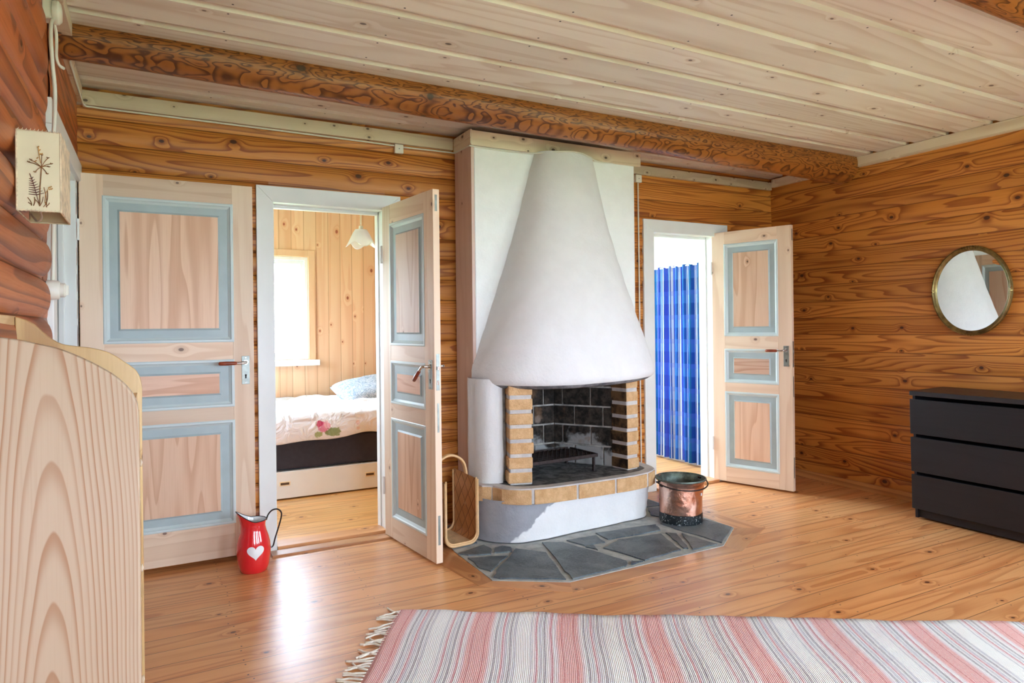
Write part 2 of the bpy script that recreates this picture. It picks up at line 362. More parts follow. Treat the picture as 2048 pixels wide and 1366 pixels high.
def m_curtain():
    t = NT('blue_plaid_cotton'); s = t.sep(t.uv()); u, v = s[0], s[1]     # metres across the cloth and up
    fu = t.math('FRACT', t.math('DIVIDE', u, 0.235)); fv = t.math('FRACT', t.math('DIVIDE', v, 0.23))
    c = t.mix(t.smooth(fv, 0.45, 0.5), C3(40, 92, 178), C3(62, 122, 206))
    def band(c, lo, hi, col, k):
        return t.mix(t.mul(t.mul(t.math('GREATER_THAN', fu, lo), t.math('LESS_THAN', fu, hi)), k), c, col)
    c = band(c, 0.05, 0.22, C3(40, 132, 176), 0.7)
    c = band(c, 0.40, 0.62, C3(84, 92, 210), 0.65)
    c = band(c, 0.66, 0.79, C3(222, 236, 252), 0.95)
    c = band(c, 0.84, 0.88, C3(206, 226, 250), 0.9)
    c = band(c, 0.27, 0.33, C3(206, 226, 250), 0.9)
    c = t.mix(t.mul(t.smooth(fv, 0.80, 0.82), 0.25), c, C3(90, 110, 220))
    tr = t.n('ShaderNodeBsdfTranslucent'); t.put(tr.inputs[0], c)
    t.fin(c, 0.9, spec=0.1)
    mx = t.n('ShaderNodeMixShader'); mx.inputs[0].default_value = 0.35
    t.t.links.new(t.b.outputs[0], mx.inputs[1]); t.t.links.new(tr.outputs[0], mx.inputs[2]); t.t.links.new(mx.outputs[0], t.out.inputs[0])
    return t.m
M_curtain = m_curtain()
def m_rug():
    t = NT('striped_rag_rug'); s = t.sep(t.uv()); u, v = s[0], s[1]
    w = t.add(t.mul(t.sub(t.noise(t.comb(t.mul(u, 3), t.mul(v, 2)), 1, 1), 0.5), 0.010), t.mul(t.sub(t.noise(t.comb(t.mul(u, 40), t.mul(v, 60)), 1, 1), 0.5), 0.004))
    uu = t.add(u, w)
    P = 0.366
    f = t.mul(t.math('FRACT', t.math('DIVIDE', t.sub(uu, -0.145), P)), P)         # pink band is centred at 0.183
    cr = t.n('ShaderNodeValToRGB'); cr.color_ramp.interpolation = 'LINEAR'
    Wc, Gc, Pc, Rc, Kc, Lc = C3(248, 248, 246), C3(206, 204, 212), C3(242, 188, 184), C3(214, 142, 150), C3(168, 160, 168), C3(240, 222, 226)
    t.put(cr.inputs[0], t.math('DIVIDE', f, P))
    stops = [(0.0, Wc), (0.06, Wc), (0.075, Gc), (0.09, Wc), (0.12, Lc), (0.135, Rc), (0.15, Wc), (0.18, Gc), (0.20, Wc), (0.225, Kc), (0.245, Wc), (0.28, Lc), (0.305, Rc), (0.32, Wc), (0.355, Lc),
             (0.38, Pc), (0.60, Pc), (0.625, Lc), (0.66, Wc), (0.68, Kc), (0.70, Wc), (0.725, Gc), (0.745, Wc), (0.76, Rc), (0.775, Lc), (0.80, Gc), (0.82, Wc), (0.85, Kc), (0.865, Wc), (0.90, Gc), (0.915, Wc), (1.0, Wc)]
    el = cr.color_ramp.elements
    el[0].position, el[0].color = stops[0][0], (*stops[0][1], 1)
    el[1].position, el[1].color = stops[-1][0], (*stops[-1][1], 1)
    for p, c in stops[1:-1]:
        e = el.new(p); e.color = (*c, 1)
    c = cr.outputs[0]
    # thin dark red picks inside the pink bands, and woven flecks
    for k in (0.42, 0.56):
        c = t.mix(t.mul(t.smooth(t.math('ABSOLUTE', t.sub(f, k * P)), 0.001, 0.0035, 1.0, 0.0), 0.6), c, C3(200, 104, 108))
    fl = t.noise(t.comb(t.mul(u, 260), t.mul(v, 90)), 1, 2, 0.6)
    c = t.mix(t.mul(t.smooth(fl, 0.5, 0.72), 0.45), c, Wc)
    big = t.noise(t.comb(t.mul(u, 9), t.mul(v, 2)), 1, 3)
    c = t.mix(t.mul(t.smooth(big, 0.45, 0.75), 0.25), c, C3(232, 214, 214))
    wv = t.add(t.math('SINE', t.mul(u, 900)), t.mul(fl, 2.0))
    t.bump(wv, 0.5, 0.004)
    return t.fin(c, 0.95, spec=0.1)
M_rug = m_rug()
M_fringe = plain('undyed_cotton_fringe', srgb(238, 230, 216), 0.9, var=0.1, scale=50)
def m_duvet():
    t = NT('white_floral_cotton'); P = t.obj(); s = t.sep(P)
    c = t.mix(t.noise(P, 5, 3), C3(232, 234, 240), C3(240, 242, 246))
    n = t.noise(P, 38, 3)
    def blob(c, cx, cz, r, col, k=0.9, sx=1.0):
        dx = t.mul(t.sub(s[0], cx), 1.0 / sx); dz = t.sub(s[2], cz)
        d = t.add(t.math('SQRT', t.add(t.mul(dx, dx), t.mul(dz, dz))), t.mul(t.sub(n, 0.5), r * 1.3))
        return t.mix(t.mul(t.smooth(d, r * 0.75, r, 1.0, 0.0), k), c, col)
    c = blob(c, 1.165, 0.535, 0.052, C3(222, 128, 160)); c = blob(c, 1.13, 0.56, 0.03, C3(198, 70, 110)); c = blob(c, 1.185, 0.55, 0.028, C3(240, 190, 206))
    c = blob(c, 1.23, 0.495, 0.04, C3(120, 150, 84), 0.85, 1.7); c = blob(c, 1.12, 0.48, 0.028, C3(150, 172, 96), 0.8, 1.4)
    c = blob(c, 1.43, 0.55, 0.022, C3(236, 200, 200), 0.6); c = blob(c, 1.43, 0.51, 0.016, C3(226, 190, 180), 0.6)
    t.bump(t.noise(P, 9, 3, 0.6, 1.0), 0.7, 0.04)
    return t.fin(c, 0.9, spec=0.1)
M_duvet = m_duvet()
def m_pillow():
    t = NT('blue_grey_leafy_cotton'); P = t.obj(); n = t.noise(P, 11, 2, 0.5, 2.5)
    f = t.math('FRACT', t.mul(n, 6.0))
    c = t.mix(t.smooth(f, 0.4, 0.6), C3(150, 170, 192), C3(206, 216, 226))
    return t.fin(c, 0.9, spec=0.1)
M_pillow = m_pillow()
M_bedbase = plain('charcoal_bed_fabric', srgb(58, 58, 66), 0.9, var=0.06, scale=30, spec=0.2, bump=0.2, bscale=300)
M_bulb = plain('white_bulb_glass', srgb(244, 244, 246), 0.2, var=0.0)
M_grass = plain('lawn', srgb(150, 172, 120), 0.95, var=0.2, scale=2)

# ---------------------------------------------------------------- mesh helpers
class MB:
    def __init__(s): s.v, s.f, s.m, s.uv = [], [], [], {}
    def quad(s, *p, mat=0):
        i = len(s.v); s.v += [tuple(q) for q in p]; s.f.append(tuple(range(i, i + len(p)))); s.m.append(mat)
    def box(s, x0, y0, z0, x1, y1, z1, mat=0, T=None, mats=None):
        p = [Vector((x, y, z)) for z in (z0, z1) for y in (y0, y1) for x in (x0, x1)]
        if T is not None: p = [T @ q for q in p]
        i = len(s.v); s.v += [tuple(q) for q in p]
        for k, q in enumerate(((0, 2, 3, 1), (4, 5, 7, 6), (0, 1, 5, 4), (2, 6, 7, 3), (0, 4, 6, 2), (1, 3, 7, 5))):  # bottom top front back left right
            s.f.append(tuple(i + j for j in q)); s.m.append(mats[k] if mats else mat)
        return s
    def prism(s, poly, z0, z1, mat=0, top=None, T=None):
        n = len(poly); i = len(s.v)
        a = sum(poly[k][0] * poly[(k + 1) % n][1] - poly[(k + 1) % n][0] * poly[k][1] for k in range(n))
        if a < 0: poly = poly[::-1]
        p = [Vector((x, y, z0)) for x, y in poly] + [Vector((x, y, z1)) for x, y in poly]
        if T is not None: p = [T @ q for q in p]
        s.v += [tuple(q) for q in p]
        s.f.append(tuple(i + k for k in range(n))[::-1]); s.m.append(mat)
        s.f.append(tuple(i + n + k for k in range(n))); s.m.append(mat if top is None else top)
        for k in range(n):
            l = (k + 1) % n; s.f.append((i + k, i + l, i + n + l, i + n + k)); s.m.append(mat)
        return s
    def grid(s, fn, nu, nv, mat=0, uvf=None, cu=False, cv=False, flip=False):
        i = len(s.v); mu, mv = (nu if cu else nu + 1), (nv if cv else nv + 1)
        for b in range(mv):
            for a in range(mu):
                s.v.append(tuple(fn(a / nu, b / nv)))
                if uvf: s.uv[len(s.v) - 1] = uvf(a / nu, b / nv)
        for b in range(nv):
            for a in range(nu):
                a2, b2 = (a + 1) % mu, (b + 1) % mv
                q = (i + b * mu + a, i + b * mu + a2, i + b2 * mu + a2, i + b2 * mu + a)
                s.f.append(q[::-1] if flip else q); s.m.append(mat)
        return s
    def tube(s, pts, r, n=8, mat=0, cap=True):
        pts = [Vector(p) for p in pts]; i = len(s.v); m = len(pts)
        rs = r if isinstance(r, (list, tuple)) else [r] * m
        up = Vector((0.13, 0.27, 0.95)); prev = None
        for k, p in enumerate(pts):
            d = (pts[min(k + 1, m - 1)] - pts[max(k - 1, 0)]).normalized()
            if prev is None:
                a = d.cross(up)
                if a.length < 1e-3: a = d.cross(Vector((1, 0, 0)))
            else:
                a = prev - d * prev.dot(d)
            a.normalize(); prev = a; b = d.cross(a)
            for j in range(n):
                t = 2 * math.pi * j / n; s.v.append(tuple(p + (a * math.cos(t) + b * math.sin(t)) * rs[k]))
        for k in range(m - 1):
            for j in range(n):
                j2 = (j + 1) % n; s.f.append((i + k * n + j, i + (k + 1) * n + j, i + (k + 1) * n + j2, i + k * n + j2)); s.m.append(mat)
        if cap:
            s.f.append(tuple(i + j for j in range(n))); s.m.append(mat)
            s.f.append(tuple(i + (m - 1) * n + j for j in range(n))[::-1]); s.m.append(mat)
        return s
    def lathe(s, prof, c=(0, 0, 0), n=48, mat=0, axis='Z', fn=None):
        i = len(s.v); m = len(prof)
        for k, (r, z) in enumerate(prof):
            for j in range(n):
                t = 2 * math.pi * j / n; x, y = r * math.cos(t), r * math.sin(t)
                p = (x, y, z) if axis == 'Z' else ((z, x, y) if axis == 'X' else (x, z, y))
                p = Vector(p)
                if fn: p = fn(p, t, k)
                s.v.append((p[0] + c[0], p[1] + c[1], p[2] + c[2]))
        for k in range(m - 1):
            mk = mat[k] if isinstance(mat, list) else mat
            for j in range(n):
                j2 = (j + 1) % n; s.f.append((i + k * n + j, i + k * n + j2, i + (k + 1) * n + j2, i + (k + 1) * n + j)); s.m.append(mk)
        return s
    def build(s, name, mats, parent=None, smooth=False, bevel=0.0, loc=None, bseg=2, solid=0.0, merge=False, subsurf=0):
        me = bpy.data.meshes.new(name)
        me.from_pydata(s.v, [], s.f)
        if not isinstance(mats, (list, tuple)): mats = [mats]
        for m in mats: me.materials.append(m)
        for p, mi in zip(me.polygons, s.m): p.material_index = min(mi, len(mats) - 1)
        if s.uv:
            l = me.uv_layers.new(name='UVMap')
            for lp in me.loops: l.data[lp.index].uv = s.uv.get(lp.vertex_index, (0, 0))
        bm = bmesh.new(); bm.from_mesh(me)
        if merge: bmesh.ops.remove_doubles(bm, verts=bm.verts, dist=1e-5)
        bmesh.ops.recalc_face_normals(bm, faces=bm.faces) if not s.uv else None
        bm.to_mesh(me); bm.free()
        if smooth:
            for p in me.polygons: p.use_smooth = True
            if smooth != 'all':
                try: me.set_sharp_from_angle(angle=math.radians(40))
                except Exception: pass
        o = bpy.data.objects.new(name, me); COL.objects.link(o)
        if parent is not None: o.parent = parent
        if loc: o.location = loc
        if solid:
            md = o.modifiers.new('thickness', 'SOLIDIFY'); md.thickness = solid; md.offset = 0
        if subsurf:
            md = o.modifiers.new('smooth', 'SUBSURF'); md.levels = md.render_levels = subsurf
        if bevel:
            md = o.modifiers.new('edges', 'BEVEL'); md.width = bevel; md.segments = bseg; md.limit_method = 'ANGLE'
        return o

def tag(o, label, cat, group=None, kind=None):
    o['label'] = label; o['category'] = cat
    if group: o['group'] = group
    if kind: o['kind'] = kind
    return o
def struct(o, label, cat): return tag(o, label, cat, kind='structure')
def root(name, loc, label, cat, rz=0.0, group=None, kind=None):
    o = bpy.data.objects.new(name, None); COL.objects.link(o); o.location = loc; o.rotation_euler = (0, 0, rz); o.empty_display_size = 0.1
    return tag(o, label, cat, group, kind)
def arc(cx, cy, r, a0, a1, n):
    return [(cx + r * math.cos(a0 + (a1 - a0) * k / n), cy + r * math.sin(a0 + (a1 - a0) * k / n)) for k in range(n + 1)]
def smooth_path(pts, n=6):
    out = []; P = [Vector(p) for p in pts]
    for i in range(len(P) - 1):
        p0, p1, p2, p3 = P[max(i - 1, 0)], P[i], P[i + 1], P[min(i + 2, len(P) - 1)]
        for k in range(n):
            t = k / n
            out.append(0.5 * ((2 * p1) + (p2 - p0) * t + (2 * p0 - 5 * p1 + 4 * p2 - p3) * t * t + (3 * p1 - p0 - 3 * p2 + p3) * t ** 3))
    out.append(P[-1]); return out

# ================================================================ THE SETTING
rng = random.Random(3)
def nz(x, y, s=0): return math.sin(x * 3.1 + y * 7.7 + s) * 0.5 + math.sin(x * 7.3 - y * 4.1 + s * 2.3) * 0.3 + math.sin(x * 1.3 + y * 17.0 + s * 5) * 0.2
LOGH = 0.135
def log_piece(mb, axis, plane, a0, a1, z0, z1, bulge, face, thick=0.14, end_hi=False, shear=None, seed=0):
    """stacked rounded logs on one stretch of wall; face = -1 when the room lies on the low side of the plane"""
    nu = max(2, int((a1 - a0) / 0.11)); nv = max(4, int((z1 - z0) / LOGH * 10))
    def fn(u, v):
        a = a0 + (a1 - a0) * u; z = z0 + (z1 - z0) * v
        k = math.floor(z / LOGH); f = z / LOGH - k
        h = bulge * math.sqrt(max(0.0, 1 - (2 * f - 1) ** 2)) * (0.85 + 0.3 * nz(a * 0.6, k * 1.7, seed))
        if end_hi:
            e = 0.07
            if a > a1 - e: h *= math.sqrt(max(0.0, 1 - ((a - (a1 - e)) / e) ** 2))
        p = (shear(z) if shear else plane) + face * h
        return (p, a, z) if axis == 'Y' else (a, p, z)
    mb.grid(fn, nu, nv, flip=(axis == 'Y') == (face < 0))
    p0 = plane - face * 0.004; p1 = plane - face * thick
    if shear: p0, p1 = plane + 0.03, plane + 0.17
    if axis == 'Y': mb.box(min(p0, p1), a0, z0, max(p0, p1), a1, z1)
    else: mb.box(a0, min(p0, p1), z0, a1, max(p0, p1), z1)

# floor (main room, runs under everything to the threshold)
mb = MB(); mb.box(XL - 0.2, YR, -0.05, XR + 0.1, 4.2, 0.0)
struct(mb.build('floor', M_floor), 'lacquered pine plank floor of the main room', 'floor')
mb = MB(); mb.box(XL - 0.2, 4.2, -0.05, 2.42, 6.4, 0.0)
struct(mb.build('floor_bedroom', M_floor_bed), 'yellow pine plank floor in the bedroom seen through the left doorway', 'floor')
mb = MB(); mb.box(2.42, 4.2, -0.05, 4.6, 6.0, 0.0)
struct(mb.build('floor_closet', M_floor_bed), 'yellow pine plank floor below the blue curtain', 'floor')
mb = MB(); mb.box(-30, -30, -0.5, 40, 40, -0.4)
struct(mb.build('ground', M_grass), 'green lawn outside the house', 'ground')

# back wall of logs with two door openings
D1 = (0.60, 1.305, 2.075); D2 = (3.47, 4.135, 2.07)
mb = MB()
log_piece(mb, 'X', YB, XL - 0.1, D1[0], 0, 2.62, 0.020, -1, seed=1)
log_piece(mb, 'X', YB, D1[0], D1[1], D1[2], 2.62, 0.020, -1, seed=1)
log_piece(mb, 'X', YB, D1[1], D2[0], 0, 2.62, 0.020, -1, seed=1)
log_piece(mb, 'X', YB, D2[0], D2[1], D2[2], 2.62, 0.016, -1, seed=1)
log_piece(mb, 'X', YB, D2[1], 5.0, 0, 2.62, 0.014, -1, seed=1)
struct(mb.build('wall_back', M_log_x, smooth=True), 'varnished log wall behind the white fireplace', 'wall')
# right wall
XRZ = lambda z: 4.885 - 0.022 * z
mb = MB()
w = WIN_RIGHT[0]
for a0, a1, z0, z1 in ((w[1], YB + 0.1, 0, 2.62), (YR, w[0], 0, 2.62), (w[0], w[1], 0, w[2]), (w[0], w[1], w[3], 2.62)):
    log_piece(mb, 'Y', XR, a0, a1, z0, z1, 0.011, -1, shear=XRZ, seed=2)
struct(mb.build('wall_right', M_log_y, smooth=True), 'orange pine log wall with the oval mirror', 'wall')
# left wall with its door opening
mb = MB()
log_piece(mb, 'Y', XL, YR, 2.885, 0, 2.62, 0.042, 1, end_hi=True, seed=3)
log_piece(mb, 'Y', XL, 2.885, 3.06, 0, 2.62, 0.004, 1, seed=3)
log_piece(mb, 'Y', XL, 3.06, 4.06, 2.10, 2.62, 0.012, 1, seed=3)
log_piece(mb, 'Y', XL, 4.06, YB + 0.1, 0, 2.62, 0.004, 1, seed=3)
struct(mb.build('wall_left', M_log_l, smooth=True), 'reddish rounded log wall on the left', 'wall')
mb = MB(); mb.box(XL - 0.95, 2.5, -0.05, XL - 0.90, 4.6, 2.4); mb.box(XL - 0.95, 2.5, 2.3, XL - 0.145, 4.6, 2.4); mb.box(XL - 0.95, 2.5, -0.05, XL - 0.145, 2.55, 2.4); mb.box(XL - 0.95, 4.55, -0.05, XL - 0.145, 4.6, 2.4); mb.box(XL - 0.95, 2.5, -0.06, XL - 0.145, 4.6, -0.001)
struct(mb.build('wall_hall', M_white_cl), 'white wall beyond the doorway in the left log wall', 'wall')
# rear wall behind the camera
mb = MB(); xs = [XL - 0.1]
cuts = sorted(WIN_REAR)
for a0, a1, z0, z1 in cuts:
    log_piece(mb, 'X', YR, xs[-1], a0, 0, 2.62, 0.014, 1, seed=4)
    log_piece(mb, 'X', YR, a0, a1, 0, z0, 0.014, 1, seed=4); log_piece(mb, 'X', YR, a0, a1, z1, 2.62, 0.014, 1, seed=4)
    xs.append(a1)
log_piece(mb, 'X', YR, xs[-1], 5.0, 0, 2.62, 0.014, 1, seed=4)
struct(mb.build('wall_rear', M_log_x, smooth=True), 'log wall with windows behind the viewer', 'wall')

# ceiling: broad boards with sunken strips between them
mb = MB(); P = 0.275; c0 = 2.8875; prof = []
k0 = int((YR - c0) / P) - 1
y = c0 + k0 * P
while y < 4.35:
    g = 0.030
    prof += [(y - g, ZC), (y - g + 0.012, ZC + 0.020), (y + g - 0.004, ZC + 0.022), (y + g, ZC)]
    y += P
def ceil_fn(u, v):
    k = v * (len(prof) - 1); i = min(int(k), len(prof) - 2); q = k - i
    yy = prof[i][0] * (1 - q) + prof[i + 1][0] * q; zz = prof[i][1] * (1 - q) + prof[i + 1][1] * q
    return (XL - 0.1 + (5.0 - XL + 0.1) * u, yy, zz)
mb.grid(ceil_fn, 1, len(prof) - 1)
mb.box(XL - 0.1, YR - 0.2, ZC + 0.04, 5.0, 4.35, ZC + 0.1)
struct(mb.build('ceiling', M_ceil), 'whitewashed pine board ceiling', 'ceiling')

def log_beam(name, x0, x1, ya, za, ra, yb, zb, rb, label):
    mb = MB(); n, m = 48, 60
    def fn(u, v):
        t = 2 * math.pi * u; q = v
        r = (ra + (rb - ra) * q) * (1 + 0.02 * nz(q * 6, t, 1.0) + 0.012 * math.sin(q * 23 + 2 * t))
        return (x0 + (x1 - x0) * q, ya + (yb - ya) * q + r * math.cos(t), za + (zb - za) * q + r * math.sin(t))
    mb.grid(fn, n, m, cu=True)
    mb.quad(*[fn(k / n, 0) for k in range(n)]); mb.quad(*[fn(k / n, 1) for k in range(n)])
    return struct(mb.build(name, M_beam, smooth=True), label, 'ceiling beam')
log_beam('ceiling_beam', XL - 0.05, 4.80, 3.40, 2.560, 0.092, 3.42, 2.535, 0.132, 'dark round log beam crossing the ceiling in front of the white chimney')
log_beam('ceiling_beam', XL - 0.05, 4.84, 1.30, 2.56, 0.125, 1.28, 2.55, 0.13, 'dark log beam at the top right corner near the viewer')

# ceiling trims
def board(name, x0, y0, z0, x1, y1, z1, m, label, cat='trim'):
    mb = MB(); mb.box(x0, y0, z0, x1, y1, z1)
    return struct(mb.build(name, m, bevel=0.002), label, cat)
board('trim_1', XL, 4.115, 2.485, 1.765, 4.145, 2.562, M_trimw_x, 'whitewashed ceiling trim on the back wall left of the chimney')
board('trim_2', 3.08, 4.115, 2.480, 4.80, 4.145, 2.548, M_trimw_x, 'whitewashed ceiling trim on the back wall above the curtained doorway')
board('trim_3', 4.79, 3.52, 2.503, 4.835, 4.115, 2.572, M_trimw_y, 'whitewashed ceiling trim on the right wall behind the beam')
board('trim_4', 4.785, 1.40, 2.508, 4.83, 3.30, ZC - 0.002, M_trimw_y, 'long pale ceiling trim above the mirror wall')
board('trim_5', XL + 0.002, 3.46, 2.49, XL + 0.03, 4.11, 2.575, M_trimw_y, 'whitewashed ceiling trim on the left wall above the white doorway')
board('trim_6', XL + 0.002, 1.45, 2.53, XL + 0.06, 3.31, ZC, M_trimw_y, 'pale ceiling trim above the left log wall')

# door casings
def casing(name, x0, x1, o0, o1, zo, zt, label, ythick=0.022, depth=0.16):
    mb = MB(); y1 = YB - 0.012; y0 = y1 - ythick
    zi = zo - 0.006
    mb.prism([(x0, 0), (o0, 0), (o0, zi), (x0, zt)], -y1, -y0, T=Matrix.Rotation(math.radians(90), 4, 'X'))
    mb.prism([(x1, 0), (o1, 0), (o1, zi), (x1, zt)], -y1, -y0, T=Matrix.Rotation(math.radians(90), 4, 'X'))
    mb.prism([(x0, zt), (x1, zt), (o1, zi), (o0, zi)], -y1, -y0, T=Matrix.Rotation(math.radians(90), 4, 'X'))
    j = 0.02
    mb.box(o0 - j, y0 + 0.01, 0, o0 + 0.004, YB + depth, zo); mb.box(o1 - 0.004, y0 + 0.01, 0, o1 + j, YB + depth, zo)
    mb.box(o0 - j, y0 + 0.01, zo - 0.004, o1 + j, YB + depth, zo + j)
    mb.box(o0, YB + 0.07, zo - 0.022, o1, YB + 0.11, zo)                      # rebate
    mb.box(o0, YB + 0.07, 0, o0 + 0.012, YB + 0.11, zo); mb.box(o1 - 0.012, YB + 0.07, 0, o1, YB + 0.11, zo)
    return struct(mb.build(name, M_white, bevel=0.0025), label, 'door frame')
casing('trim_7', 0.527, 1.400, 0.621, 1.290, 2.058, 2.147, 'white door frame of the bedroom doorway left of the fireplace')
casing('trim_8', 3.375, 4.270, 3.478, 4.130, 2.046, 2.14, 'white door frame of the curtained doorway right of the fireplace')
# left-wall doorway frame
mb = MB()
mb.box(XL - 0.006, 2.985, 0, XL + 0.022, 3.085, 2.074); mb.box(XL - 0.006, 2.985, 2.075, XL + 0.022, 4.145, 2.172); mb.box(XL - 0.006, 4.075, 0, XL + 0.004, 4.13, 2.074)
mb.box(XL - 0.17, 3.04, 0, XL, 3.085, 2.09); mb.box(XL - 0.20, 4.05, 0, XL + 0.002, 4.10, 2.09); mb.box(XL - 0.17, 3.05, 2.07, XL, 4.09, 2.10)
mb.box(XL - 0.075, 4.03, 0, XL - 0.05, 4.06, 2.09)
struct(mb.build('trim_9', M_white, bevel=0.003), 'white door frame in the left log wall beside the open panelled door', 'door frame')
# thresholds
board('trim_10', 0.58, 4.02, -0.002, 1.33, 4.115, 0.012, M_floor_edge, 'pine threshold strip in front of the bedroom doorway', 'threshold')
board('trim_11', 0.627, 4.13, 0.0, 1.286, 4.26, 0.026, M_floor_edge, 'raised pine threshold inside the bedroom doorway', 'threshold')
board('trim_12', 3.484, 4.10, 0.0, 4.126, 4.28, 0.020, M_floor_edge, 'raised pine threshold below the curtained doorway', 'threshold')
# baseboard on the right wall
mb = MB(); mb.box(4.845, 1.0, 0, 4.872, 4.15, 0.06)
struct(mb.build('baseboard_right', wood('pine_baseboard', 'Y', 'Z', C3(212, 156, 96), C3(200, 138, 78), C3(150, 90, 44), rings=5, line=0.5, knot=0.2, kr=0.006, rough=0.45), bevel=0.003), 'low pine baseboard along the mirror wall', 'baseboard')

# bedroom shell
mb = MB()
wx0, wx1, wz0, wz1 = BW
for x0, z0, x1, z1 in ((XL, 0, wx0, 2.5), (wx1, 0, 2.45, 2.5), (wx0, 0, wx1, wz0), (wx0, wz1, wx1, 2.5)):
    mb.box(x0, 6.3, z0, x1, 6.42, z1)
struct(mb.build('wall_bedroom_back', M_panel_x), 'knotty pale pine panelled bedroom wall with a window', 'wall')
mb = MB(); mb.box(2.40, 4.3, 0, 2.45, 6.42, 2.5)
struct(mb.build('wall_bedroom_right', M_panel_y), 'pale pine panelled side wall of the bedroom', 'wall')
mb = MB()
for y0, z0, y1, z1 in ((4.3, 0, 4.85, 2.5), (5.75, 0, 6.42, 2.5), (4.85, 0, 5.75, 1.05), (4.85, 1.95, 5.75, 2.5)): mb.box(XL - 0.12, y0, z0, XL, y1, z1)
struct(mb.build('wall_bedroom_left', M_panel_y), 'pale pine panelled bedroom wall beside the left side', 'wall')
mb = MB(); mb.box(XL - 0.12, 4.28, 2.5, 2.45, 6.42, 2.56)
struct(mb.build('ceiling_bedroom', M_white_cl), 'white bedroom ceiling', 'ceiling')
# small room behind the second doorway
mb = MB(); mb.box(4.43, 4.3, 0, 4.5, 5.95, 2.5)
struct(mb.build('wall_closet_right', M_white_cl), 'white boarded wall above the blue curtain', 'wall')
mb = MB(); mb.box(2.46, 5.85, 0, 2.75, 5.95, 2.5); mb.box(4.15, 5.85, 0, 4.5, 5.95, 2.5); mb.box(2.75, 5.85, 0, 4.15, 5.95, 0.75); mb.box(2.75, 5.85, 2.25, 4.15, 5.95, 2.5)
struct(mb.build('wall_closet_back', M_white_cl), 'white far wall of the curtained room', 'wall')
mb = MB(); mb.box(2.46, 4.3, 0, 2.50, 5.9, 2.5)
struct(mb.build('wall_closet_left', M_white_cl), 'white left wall of the curtained room', 'wall')
mb = MB(); mb.box(2.46, 4.28, 2.5, 4.5, 5.95, 2.56)
struct(mb.build('ceiling_closet', M_white_cl), 'white ceiling of the curtained room', 'ceiling')
mb = MB()
for z in (1.94, 2.10, 2.26): mb.box(4.424, 4.32, z, 4.432, 5.84, z + 0.150)
struct(mb.build('trim_13', M_white_cl, bevel=0.003), 'white boards above the blue curtain rail', 'trim')

# windows
def window(name, axis, plane, a0, a1, z0, z1, cols, rows, label, depth=0.10, fr=0.045, bar=0.022, off=0.05):
    w = root(name, ((a0 + a1) / 2, plane, z0) if axis == 'X' else (plane, (a0 + a1) / 2, z0), label, 'window', rz=0 if axis == 'X' else math.radians(90), kind='structure')
    L, H = a1 - a0, z1 - z0; h = L / 2
    mb = MB(); d = depth / 2
    mb.box(-h, -d, 0, -h + fr, d, H); mb.box(h - fr, -d, 0, h, d, H); mb.box(-h + fr, -d, 0, h - fr, d, fr); mb.box(-h + fr, -d, H - fr, h - fr, d, H)
    mb.build('frame', M_white, w, bevel=0.003)
    if cols * rows > 1:
        mb = MB()
        for k in range(1, cols): x = -h + L * k / cols; mb.box(x - bar, -0.018, fr, x + bar, 0.018, H - fr)
        for k in range(1, rows): zz = H * k / rows; mb.box(-h + fr, -0.016, zz - bar, h - fr, 0.016, zz + bar)
        mb.build('glazing_bar', M_white, w)
    mb = MB(); mb.box(-h + fr, -0.003, fr, h - fr, 0.003, H - fr); mb.build('pane', M_glass, w)
    return w
bw = window('window_1', 'X', 6.36, BW[0], BW[1], BW[2], BW[3], 1, 1, 'bright white framed bedroom window seen through the left doorway', fr=0.03)
mb = MB(); L = BW[1] - BW[0]; h = L / 2; H = BW[3] - BW[2]
mb.box(-h + 0.03, -0.028, 0.03, -h + 0.062, 0.028, H - 0.03); mb.box(h - 0.062, -0.028, 0.03, h - 0.03, 0.028, H - 0.03); mb.box(-h + 0.062, -0.028, 0.03, h - 0.062, 0.028, 0.062); mb.box(-h + 0.062, -0.028, H - 0.062, h - 0.062, 0.028, H - 0.03)
mb.build('sash', M_white, bw, bevel=0.002)
mb = MB(); mb.box(-h - 0.06, -0.13, -0.055, h + 0.087, -0.02, -0.005); mb.build('window_sill', M_white, bw, bevel=0.004)
mb = MB(); mb.box(h + 0.002, -0.076, -0.004, h + 0.062, -0.056, H + 0.062); mb.box(-h - 0.062, -0.076, H + 0.002, h + 0.002, -0.056, H + 0.062); mb.box(-h - 0.062, -0.076, -0.004, -h - 0.002, -0.056, H + 0.002)
mb.build('casing', wood('pine_window_casing', 'Z', 'X', C3(240, 208, 166), C3(236, 194, 150), C3(224, 166, 118), rings=5, line=0.4, knot=0.1, kr=0.006), bw, bevel=0.002)
window('window_2', 'Y', XL - 0.06, 4.85, 5.75, 1.05, 1.95, 2, 1, 'unseen side window added to brighten the bedroom')  # added out of view to let more daylight into the bedroom
window('window_3', 'X', 5.90, 2.75, 4.15, 0.75, 2.25, 2, 1, 'unseen window added to brighten the curtained room')  # unseen, put in so the small room and its doorway are bright
for i, (a0, a1, z0, z1) in enumerate(WIN_REAR):
    window('window_%d' % (4 + i), 'X', YR - 0.06, a0, a1, z0, z1, 2, 2, ('first', 'second', 'third')[i] + ' white paned window in the rear wall, counted from the left log wall')
window('window_7', 'Y', XR + 0.09, WIN_RIGHT[0][0], WIN_RIGHT[0][1], WIN_RIGHT[0][2], WIN_RIGHT[0][3], 3, 2, 'wide white paned window in the mirror wall beside the viewer')

